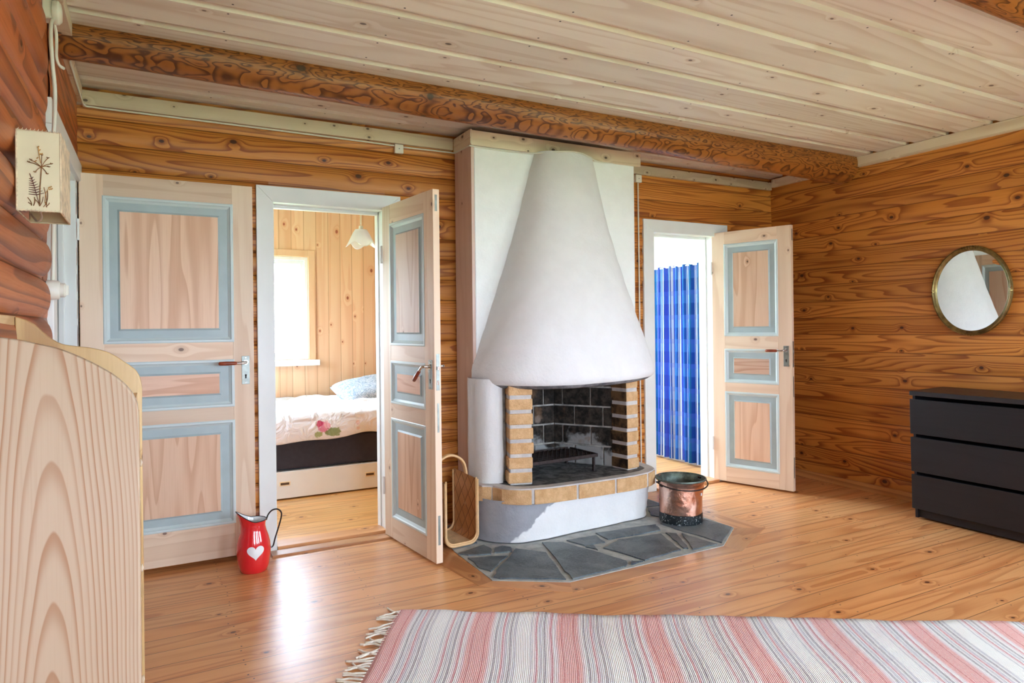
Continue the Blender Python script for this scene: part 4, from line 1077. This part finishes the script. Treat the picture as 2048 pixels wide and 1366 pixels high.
# striped rag rug
ru = Vector((0.84686, -0.53182, 0)); rv = Vector((-0.53182, -0.84686, 0))
rg = root('rag_rug', (0.978, 2.954, 0.0), 'pink and white striped rag rug across the floor at the lower right', 'rug', rz=math.atan2(ru.y, ru.x))
RL, RW = 3.9, 1.75
mb = MB()
def rug_fn(u, v):
    x, y = RL * u, -RW * v
    ed = 0.006 * math.sin(x * 11) + 0.004 * math.sin(x * 31 + 1)
    return (x + 0.006 * math.sin(y * 9), y + (ed if v < 0.5 else -ed), 0.009 + 0.0022 * math.sin(x * 5.2 + y * 2) + 0.0018 * math.sin(x * 13 - y * 5))
mb.grid(rug_fn, 150, 50, uvf=lambda u, v: (RL * u, RW * v), flip=True)
mb.build('weave', M_rug, rg, smooth='all', solid=0.007)
mb = MB(); rr = random.Random(5)
for k in range(74):
    y0 = -RW * (k + 0.5) / 74; z = 0.010; a = math.pi + rr.uniform(-0.5, 0.5); p = Vector((0.006, y0, z)); pts = [tuple(p)]
    for j in range(5):
        a += rr.uniform(-0.45, 0.45); a = max(math.pi - 0.8, min(math.pi + 0.8, a)); st = rr.uniform(0.014, 0.024)
        p = p + Vector((math.cos(a) * st, math.sin(a) * st, 0)); pts.append((p.x, p.y, max(0.004, z - 0.0012 * j + rr.uniform(-0.001, 0.002))))
    mb.tube(smooth_path(pts, 3), 0.0042, 6)
o = mb.build('fringe', M_fringe, rg, smooth='all'); o['kind'] = 'stuff'; o['label'] = 'undyed knotted cotton fringe'

# black-brown chest of drawers
CH_H, CH_D, CH_W = 0.850, 0.385, 0.80
ch = root('chest_of_drawers', (4.440, 1.89, 0.0), 'black-brown chest with three wide handleless drawers under the oval mirror', 'chest of drawers')
ch.rotation_euler = (0, math.radians(-1.3), 0)
ch.location.z = 0.0
mb = MB(); t = 0.018
mb.box(0.016, 0.012, 0.009, CH_D, 0.012 + t, CH_H - 0.030); mb.box(0.016, CH_W - 0.012 - t, 0.009, CH_D, CH_W - 0.012, CH_H - 0.030); mb.box(CH_D - 0.008, 0.012, 0.05, CH_D, CH_W - 0.012, CH_H - 0.03)
mb.box(0.030, 0.012 + t, 0.012, 0.045, CH_W - 0.012 - t, 0.075)
mb.build('carcass', M_blackbrown, ch, bevel=0.0015)
mb = MB(); mb.box(0.0, 0.0, CH_H - 0.030, CH_D, CH_W, CH_H); mb.build('top', M_blackbrown_t, ch, bevel=0.003)
for z0, z1 in ((0.568, 0.797), (0.318, 0.546), (0.072, 0.297)):
    mb = MB(); mb.box(-0.004, 0.004, z0, 0.014, CH_W - 0.004, z1); dr_ = mb.build('drawer', M_blackbrown, ch, bevel=0.0015)
    mb = MB(); mb.box(0.0145, 0.04, z0 + 0.01, CH_D - 0.03, CH_W - 0.04, z1 - 0.05); mb.build('drawer_box', M_dark, dr_)

# pale pine wall unit in the left foreground
CAB0, CAB1 = 1.10, 2.20
cb = root('pine_cabinet', (-0.18, 1.65, 0), 'tall pale pine cabinet with curved side panels in the left foreground', 'cabinet')
CO = Vector((-0.18, 1.65, 0))
NEAR = [(-0.022, 0.0), (-0.021, 1.13), (-0.022, 1.187), (-0.0255, 1.203), (-0.033, 1.218), (-0.049, 1.236), (-0.069, 1.251), (-0.09, 1.264), (-0.118, 1.278), (-0.142, 1.285), (-0.163, 1.291), (-0.19, 1.296), (-0.25, 1.305), (-0.30, 1.33), (-0.325, 1.342), (-0.325, 0.0)]
FAR = [(-0.034, 0.0), (-0.034, 1.09), (-0.034, 1.148), (-0.046, 1.187), (-0.075, 1.214), (-0.113, 1.242), (-0.154, 1.256), (-0.191, 1.262), (-0.221, 1.268), (-0.242, 1.28), (-0.26, 1.296), (-0.283, 1.321), (-0.304, 1.335), (-0.325, 1.343), (-0.325, 0.0)]
def side_panel(name, prof, y, th, m, label):
    top = smooth_path([(x, z, 0) for x, z in prof[1:-1]], 4)
    poly = [(prof[0][0] + 0.18, prof[0][1])] + [(p.x + 0.18, p.y) for p in top] + [(prof[-1][0] + 0.18, prof[-1][1])]
    mb = MB(); mb.prism(poly, -th / 2, th / 2, T=Matrix.Translation((0, y - 1.65, 0)) @ Matrix.Rotation(math.radians(90), 4, 'X'))
    o = mb.build(name, [m], cb, bevel=0.004, bseg=3); o['label'] = label; return o
side_panel('side_panel', NEAR, CAB0 + 0.012, 0.024, M_pine_v, 'near pale side panel with arched wood grain')
side_panel('side_panel', FAR, CAB1 - 0.012, 0.024, M_pine_far, 'far varnished side panel with an S-shaped top')
mb = MB(); mb.box(-0.343 + 0.18, CAB0 - 1.65 - 0.02, 0.0, -0.326 + 0.18, CAB1 - 1.65 + 0.0, 1.345); mb.build('back_panel', M_pine_y, cb, bevel=0.002)
mb = MB(); mb.box(-0.325 + 0.18, CAB0 - 1.65 + 0.024, 1.105, -0.045 + 0.18, CAB1 - 1.65 - 0.024, 1.127); mb.build('shelf', M_pine_y, cb)
for z0, z1 in ((0.86, 1.08), (0.58, 0.83), (0.30, 0.55), (0.06, 0.27)):
    mb = MB(); mb.box(-0.058 + 0.18, CAB0 - 1.65 + 0.026, z0, -0.040 + 0.18, CAB1 - 1.65 - 0.026, z1); d_ = mb.build('drawer', M_pine_y, cb, bevel=0.003)
    for q in (-0.28, 0.28): 
        mb = MB(); mb.lathe([(0.0, 0.0), (0.008, 0.0), (0.008, 0.004), (0.011, 0.007), (0.0, 0.010)], (0.14, q, (z0 + z1) / 2), 14, axis='X'); mb.build('knob', M_pine_edge, d_, smooth=True)

# ================================================================ ON THE WALLS
# oval mirror
mr = root('wall_mirror', (XRZ(1.51) - 0.018, 2.515, 1.513), 'oval mirror in a thin aged bronze frame on the orange log wall', 'mirror', rz=math.radians(1.6))
AY, AZ = 0.243, 0.294
def oval(a, k): return (AY * k * math.cos(a), AZ * k * math.sin(a))
mb = MB(); prof = [(1.0, 0.004), (1.03, -0.006), (1.015, -0.016), (0.985, -0.020), (0.955, -0.012), (0.93, -0.010), (0.915, -0.004), (0.905, 0.0), (0.905, 0.006)]
N_ = 72
def fr_fn(u, v):
    a = 2 * math.pi * u; k, x = on(prof, v); y, z = AY * math.cos(a), AZ * math.sin(a)
    nrm = Vector((math.cos(a) / AY, math.sin(a) / AZ)).normalized(); off = (k - 1.0) * 0.27
    return (x, y + nrm[0] * off, z + nrm[1] * off)
mb.grid(fr_fn, N_, len(prof) - 1, cu=True); mb.build('frame', M_gilt, mr, smooth=True)
mb = MB()
mb.quad(*[(0.0, oval(2 * math.pi * k / N_, 1)[0] - 0.024 * math.cos(2 * math.pi * k / N_), oval(2 * math.pi * k / N_, 1)[1] - 0.024 * math.sin(2 * math.pi * k / N_)) for k in range(N_)])
gl = mb.build('glass', M_mirror, mr)
mb = MB(); mb.quad(*[(0.005, 0.99 * oval(2 * math.pi * k / N_, 1)[0], 0.99 * oval(2 * math.pi * k / N_, 1)[1]) for k in range(N_)]); mb.build('backing', M_dark, mr, solid=0.004)
for a0, n in ((90, 7), (180, 2), (0, 2), (270, 5)):
    mb = MB()
    for k in range(n):
        a = math.radians(a0 + (k - (n - 1) / 2) * 4.0); y, z = oval(a, 1.0)
        mb.tube([(-0.012, y * 0.955, z * 0.955), (-0.021, y * 0.985, z * 0.985), (-0.008, y * 1.02, z * 1.02)], 0.0045, 6)
    mb.build('ornament', M_gilt, mr, smooth=True)

# parchment wall lamp
lp = root('wall_lamp', (-0.305, 2.185, 1.612), 'cream parchment box wall lamp with pressed plants on the left log wall', 'lamp')
lx0, lx1, ly0, ly1, lh = 0.0, 0.093, -0.10, 0.105, 0.205
mb = MB()
mb.quad((lx0, ly0, 0), (lx1, ly0, 0), (lx1, ly0, lh), (lx0, ly0 + 0.004, lh)); mb.build('shade_side', M_parch, lp, solid=0.0025)
mb = MB(); mb.quad((lx0, ly1, -0.004), (lx1, ly1, -0.004), (lx1, ly1, lh), (lx0, ly1, lh)); mb.build('shade_side', M_parch, lp, solid=0.0025)
mb = MB(); mb.grid(lambda u, v: (lx1 + 0.001 + 0.002 * nz(u * 3, v * 3), ly0 + (ly1 - ly0) * u, lh * v - 0.004 * u), 8, 8)
o = mb.build('front_panel', M_parch_side, lp, solid=0.0025); o['label'] = 'worn reddish parchment face'
mb = MB()
for y in (ly0, ly1):
    mb.tube([(lx0, y, 0), (lx1, y, 0), (lx1, y, lh), (lx0, y, lh), (lx0, y, 0)], 0.0022, 6)
mb.tube([(lx0, ly0, 0), (lx0, ly1, -0.002)], 0.0022, 6); mb.tube([(lx1, ly0, 0), (lx1, ly1, -0.002)], 0.0022, 6)
for k in range(11):
    q = (k + 0.5) / 11
    for z in (0.0, lh): mb.tube([(lx1 * q - 0.002, ly0 - 0.003, z - 0.003), (lx1 * q + 0.002, ly0 - 0.003, z + 0.004)], 0.0009, 4)
for k in range(20):
    q = (k + 0.5) / 20 * lh; mb.tube([(lx0 - 0.001, ly0 - 0.003, q - 0.002), (lx0 + 0.003, ly0 - 0.003, q + 0.002)], 0.0009, 4)
o = mb.build('stitched_frame', M_parch_side, lp); o['label'] = 'stitched wire frame'
# pressed plants on the near face: fractions of the face, origin at its lower left
def PX(x, y): return (lx0 + lx1 * x, ly0 - 0.0022, lh * y)
def stem(mb, pts, r): mb.tube(smooth_path([PX(*p) for p in pts], 4), r, 4)
mb = MB()
stem(mb, [(0.52, 0.08), (0.53, 0.28), (0.55, 0.42), (0.565, 0.54)], 0.0016)
hub = (0.565, 0.55)
for ex, ey in ((0.28, 0.60), (0.33, 0.63), (0.42, 0.48), (0.58, 0.70), (0.72, 0.67), (0.80, 0.60), (0.74, 0.56), (0.70, 0.47)):
    stem(mb, [hub, ((hub[0] + ex) / 2, (hub[1] + ey) / 2 + 0.01), (ex, ey)], 0.0010)
    mb.tube([PX(ex - 0.03, ey + 0.012), PX(ex, ey), PX(ex + 0.03, ey + 0.008)], 0.0014, 4)
for x0, y0, x1, y1 in ((0.52, 0.06, 0.42, 0.14), (0.52, 0.06, 0.60, 0.18), (0.60, 0.05, 0.66, 0.12), (0.38, 0.06, 0.40, 0.17), (0.25, 0.16, 0.34, 0.07), (0.34, 0.06, 0.26, 0.10), (0.66, 0.06, 0.74, 0.11), (0.68, 0.05, 0.62, 0.30), (0.66, 0.08, 0.70, 0.26)):
    stem(mb, [(x0, y0), ((x0 + x1) / 2 + 0.02, (y0 + y1) / 2), (x1, y1)], 0.0011)
o = mb.build('pressed_flower', M_pressed, lp); o['label'] = 'brown pressed umbel and stems'
mb = MB(); stem(mb, [(0.50, 0.10), (0.44, 0.22), (0.38, 0.34), (0.30, 0.46)], 0.0010)
for k in range(8):
    q = k / 8; cx, cy = 0.455 - 0.135 * q, 0.20 + 0.22 * q; w = 0.17 * (1 - q) + 0.03
    mb.tube([PX(cx - w * 0.9, cy + 0.004), PX(cx, cy), PX(cx + w * 0.85, cy + 0.028)], [0.0008, 0.0015, 0.0006], 4)
o = mb.build('pressed_fern', M_fern, lp); o['label'] = 'dark pressed fern frond'
mb = MB(); stem(mb, [(0.64, 0.10), (0.66, 0.22), (0.74, 0.30)], 0.0009); stem(mb, [(0.55, 0.60), (0.52, 0.70), (0.50, 0.80)], 0.0012)
for x, y in ((0.74, 0.30), (0.78, 0.31), (0.76, 0.28), (0.80, 0.285), (0.50, 0.80), (0.53, 0.76), (0.48, 0.66), (0.54, 0.71), (0.58, 0.715), (0.44, 0.62)):
    mb.tube([PX(x - 0.022, y - 0.008), PX(x + 0.02, y + 0.010)], 0.0016, 4)
o = mb.build('pressed_blossom', M_fadedfl, lp); o['label'] = 'ochre pressed blossoms'
mb = MB(); mb.tube([(0.012, 0.06, 0.05), (0.03, 0.06, 0.05)], 0.016, 12); mb.tube(smooth_path([(0.03, 0.02, 0.03), (0.035, 0.04, 0.005), (0.02, 0.08, -0.002), (0.004, 0.10, 0.02)], 5), 0.003, 6)
o = mb.build('lamp_holder', M_plastic, lp, smooth=True); o['label'] = 'white lamp holder and flex'

# round switch on the door frame
sw = root('round_switch', (XL + 0.006, 2.945, 1.455), 'round cream rotary switch beside the white frame in the left wall', 'switch')
mb = MB(); mb.lathe([(0.0, 0.0), (0.036, 0.0), (0.037, 0.004), (0.034, 0.036), (0.030, 0.040), (0, 0.040)], n=32, axis='X'); mb.build('housing', M_plastic, sw, smooth=True)
mb = MB(); mb.lathe([(0.026, 0.040), (0.026, 0.054), (0.022, 0.058), (0, 0.058)], n=28, axis='X'); mb.box(0.058, -0.004, -0.018, 0.066, 0.004, 0.018); mb.build('knob', M_plastic, sw, smooth=True)

# junction boxes
jr_ = root('round_junction_box', (XL + 0.028, 2.955, 2.475), 'round cream cable junction box high on the left log wall', 'junction box')
mb = MB(); mb.box(-0.028, -0.030, -0.034, 0.004, 0.030, 0.034); mb.build('base', M_plastic, jr_, bevel=0.006)
mb = MB(); mb.lathe([(0.0, 0.004), (0.040, 0.004), (0.043, 0.010), (0.042, 0.022), (0.032, 0.031), (0.0, 0.033)], n=36, axis='X'); mb.build('cover', M_plastic, jr_, smooth=True)
def jbox(loc, label):
    j = root('junction_box', loc, label, 'junction box')
    mb = MB(); mb.box(-0.029, -0.026, -0.029, 0.029, 0.0, 0.029); mb.build('cover', M_plastic, j, bevel=0.004)
    mb = MB(); mb.lathe([(0, -0.0275), (0.004, -0.0275), (0.004, -0.025)], n=10, axis='Y'); mb.build('screw', M_steelplate, j)
jbox((1.392, 4.141, 2.452), 'square white junction box below the ceiling trim left of the chimney')
jbox((3.330, 4.146, 2.446), 'square white junction box at the right edge of the chimney')
mb = MB(); mb.box(-0.002, -0.02, -0.035, 0.026, 0.02, 0.0); mb.box(-0.002, -0.018, 0.0, 0.020, 0.018, 0.026)
o = mb.build('socket', M_plastic, bevel=0.004); o.location = (BX1 + 0.003, 3.93, 1.63); tag(o, 'small white socket on the right flank of the white chimney', 'socket')

# cables
def cable(name, pts, r, label, m=None, n=5):
    mb = MB(); mb.tube(smooth_path(pts, n), r, 8)
    return tag(mb.build(name, m or M_cable, smooth='all'), label, 'cable')
zt = 2.476
cable('cable', [(XL + 0.035, 3.47, zt + 0.006), (XL + 0.035, 3.8, zt + 0.003), (XL + 0.035, 4.05, zt + 0.002), (XL + 0.045, 4.10, zt), (XL + 0.10, 4.118, zt), (0.4, 4.118, zt - 0.001), (1.0, 4.118, zt - 0.004), (1.36, 4.118, zt - 0.008)], 0.0052, 'long white cable under the ceiling trim from the left wall to the first square box')
cable('cable', [(1.42, 4.116, zt - 0.012), (1.6, 4.116, zt - 0.010), (1.74, 4.112, zt - 0.010), (1.768, 4.10, zt - 0.012), (1.768, 4.0, zt - 0.018), (1.768, 3.87, zt - 0.024), (1.775, 3.845, zt - 0.027), (1.9, 3.848, zt - 0.030), (2.10, 3.842, zt - 0.032), (2.25, 3.80, zt - 0.030), (2.35, 3.745, zt - 0.022), (2.465, 3.712, zt - 0.018), (2.58, 3.742, zt - 0.022), (2.68, 3.80, zt - 0.028), (2.78, 3.84, zt - 0.026), (2.95, 3.848, zt - 0.012), (3.06, 3.85, zt - 0.010), (3.085, 3.87, zt - 0.010)], 0.005, 'white cable bending round the top of the cone hood')
cable('cable', [(3.325, 4.128, 2.418), (3.325, 4.128, 2.2), (3.327, 4.128, 1.6), (3.326, 4.128, 0.9), (3.328, 4.128, 0.2)], 0.0055, 'white cable running down beside the curtained doorway')
cable('cable', [(2.905, 3.66, 0.95), (2.912, 3.655, 0.80), (2.912, 3.655, 0.62), (2.905, 3.66, 0.50), (2.88, 3.70, 0.46)], 0.0045, 'thin white cable beside the right brick pillar')
cable('cable', [(BX1 + 0.01, 3.93, 1.656), (BX1 + 0.03, 3.93, 1.70), (BX1 + 0.032, 3.93, 1.76), (BX1 + 0.004, 3.93, 1.82)], 0.0035, 'short looped white cable above the small chimney socket')
cable('cable', [(XL + 0.034, 2.935, 2.44), (XL + 0.034, 2.880, 2.40), (XL + 0.036, 2.855, 2.33), (XL + 0.040, 2.86, 2.24), (XL + 0.044, 2.872, 2.17), (XL + 0.040, 2.90, 2.08), (XL + 0.03, 2.93, 1.95), (XL + 0.028, 2.945, 1.75), (XL + 0.024, 2.945, 1.49)], 0.0068, 'thick white cable down the left log wall from the round box')
cable('cable', [(XL + 0.034, 2.96, 2.44), (XL + 0.038, 2.985, 2.41), (XL + 0.038, 2.99, 2.37), (XL + 0.038, 2.985, 2.325), (XL + 0.044, 3.0, 2.30), (XL + 0.058, 3.02, 2.295)], 0.0058, 'short white cable end curling like a hook below the round box')
cable('cable', [(XL + 0.034, 2.93, 2.51), (XL + 0.045, 2.87, 2.55), (XL + 0.05, 2.82, 2.58)], 0.006, 'white cable rising from the round box to the ceiling')

# ================================================================ BEDROOM
bd = root('bed', (1.05, 5.80, 0), 'bed with charcoal base and white underbed drawer seen through the left doorway', 'bed')
mb = MB(); mb.box(-1.05, -0.44, 0.225, 1.02, 0.44, 0.47); mb.build('bed_base', M_bedbase, bd, bevel=0.02)
mb = MB(); mb.box(-1.05, -0.46, 0.012, 1.02, 0.42, 0.215); dw = mb.build('drawer', M_white, bd, bevel=0.004)
for x in (-0.183, 0.479):
    mb = MB(); mb.box(x - 0.040, -0.463, 0.108, x + 0.040, -0.458, 0.142); o = mb.build('handle_plate', plain('pale_gold_plate', srgb(232, 216, 180), 0.4), dw, bevel=0.002)
    mb = MB(); mb.box(x - 0.032, -0.4645, 0.116, x + 0.032, -0.461, 0.134); o = mb.build('handle_slot', plain('dark_slot', srgb(84, 60, 30), 0.6), dw, bevel=0.003)
mb = MB(); mb.box(-1.04, -0.44, 0.47, 1.01, 0.44, 0.60); mb.build('mattress', M_white_cl, bd, bevel=0.04)
mb = MB()
def duv(u, v):
    x = 0.02 + 2.02 * u
    hem = 0.448 + 0.016 * math.sin(x * 5.1) + 0.010 * math.sin(x * 13 + 1)
    wr = 0.014 * nz(x * 2.3, v * 5) + 0.008 * nz(x * 6, v * 9, 2)
    if v < 0.22:
        q = v / 0.22; return (x, 5.335 - 0.012 * math.sin(math.pi * q) + 0.008 * math.sin(x * 17 + q * 3), hem + (0.60 - hem) * q)
    if v < 0.34:
        q = (v - 0.22) / 0.12 * math.pi / 2; return (x, 5.335 + 0.05 * (1 - math.cos(q)), 0.60 + 0.045 * math.sin(q) + wr * 0.5)
    q = (v - 0.34) / 0.66; return (x, 5.385 + 0.87 * q, 0.645 + 0.035 * math.sin(q * 2.4) + wr + 0.02 * math.sin(x * 4 + q * 3))
mb.grid(duv, 90, 60); tag(mb.build('duvet', M_duvet, smooth='all', solid=0.012), 'crumpled white duvet with pink flowers on the bed', 'duvet')
mb = MB()
def pil(u, v):
    a, b = 2 * u - 1, 2 * v - 1; e = (1 - a ** 4) * (1 - b ** 4); e = max(0, e) ** 0.45
    return (a * 0.33 * (1 - 0.08 * b * b), b * 0.22 * (1 - 0.08 * a * a), e)
def pl_fn(s):
    def f(u, v):
        x, y, e = pil(u, v); return (x, y, s * e * 0.068 + 0.006 * nz(x * 9, y * 9) * e)
    return f
mb.grid(pl_fn(1), 28, 20); mb.grid(pl_fn(-0.7), 28, 20, flip=True)
pw = mb.build('pillow', M_pillow, smooth='all', merge=True); pw.location = (1.72, 5.93, 0.765); pw.rotation_euler = (0.28, -0.12, 0.25)
tag(pw, 'blue-grey leaf-patterned pillow lying on the duvet', 'pillow')
# pendant lamp
pd = root('pendant_lamp', (1.466, 5.30, 1.955), 'small frosted glass pendant lamp hanging in the bedroom', 'pendant lamp')
mb = MB(); mb.tube([(0, 0, 0.185), (0, 0, 0.545)], 0.0045, 8); mb.build('cord', M_cable, pd, smooth=True)
mb = MB(); mb.lathe([(0.0, 0.175), (0.016, 0.170), (0.018, 0.145), (0.012, 0.130), (0.0, 0.128)], n=20); mb.lathe([(0, 0.17), (0.006, 0.19), (0, 0.20)], n=12); mb.build('lamp_holder', M_white, pd, smooth=True)
mb = MB()
def flute(p, t, k):
    q = max(0.0, 1 - p[2] / 0.14); w = 0.14 * q * q * math.cos(4 * t); return Vector((p[0] * (1 + w), p[1] * (1 + w), p[2] - 0.028 * q ** 3 * math.cos(4 * t)))
mb.lathe([(0.020, 0.145), (0.045, 0.140), (0.062, 0.115), (0.078, 0.080), (0.094, 0.045), (0.106, 0.022), (0.110, 0.016)], n=64, fn=flute); mb.build('lamp_shade', M_frost, pd, smooth='all', solid=0.003)
mb = MB(); mb.lathe([(0.0, 0.135), (0.012, 0.125), (0.014, 0.10), (0.026, 0.065), (0.028, 0.045), (0.020, 0.026), (0.0, 0.018)], n=24); mb.build('bulb', M_bulb, pd, smooth='all')

# ================================================================ CURTAIN
ct = root('curtain', (4.385, 4.90, 0.0), 'blue plaid pleated curtain hanging behind the right doorway', 'curtain')
cy0, cy1, cz0, cz1 = 4.36, 5.50, 0.030, 1.868
mb = MB(); WAVES = 13
def cur(u, v):
    y = cy0 + (cy1 - cy0) * u - 4.90
    amp = 0.016 + 0.020 * (1 - v); ph = 2 * math.pi * WAVES * u + 0.9 * math.sin(u * 9) + 0.5 * (1 - v) * math.sin(u * 21)
    x = amp * (0.75 + 0.35 * math.sin(u * 23 + 1)) * math.sin(ph) + 0.006 * math.sin(ph * 2 + 1)
    y += 0.016 * (1 - v) * math.sin(u * 31)
    return (x, y + 0.010 * math.cos(ph) * (1 - 0.5 * v), cz0 + (cz1 - cz0) * v + (0.006 * math.sin(ph * 0.5) if v > 0.97 else 0))
mb.grid(cur, 320, 40, uvf=lambda u, v: (2.6 * u, 1.85 * v)); mb.build('cloth', M_curtain, ct, smooth='all')
mb = MB(); mb.box(-0.004, cy0 - 4.90, cz1 - 0.012, 0.016, cy1 - 4.90, cz1 - 0.002); mb.build('curtain_rail', M_white, ct)
mb = MB(); mb.box(0.016, cy0 - 4.90, cz1 - 0.015, 0.045, cy1 - 4.90, cz1 + 0.015); mb.build('rail_bracket', M_white, ct)
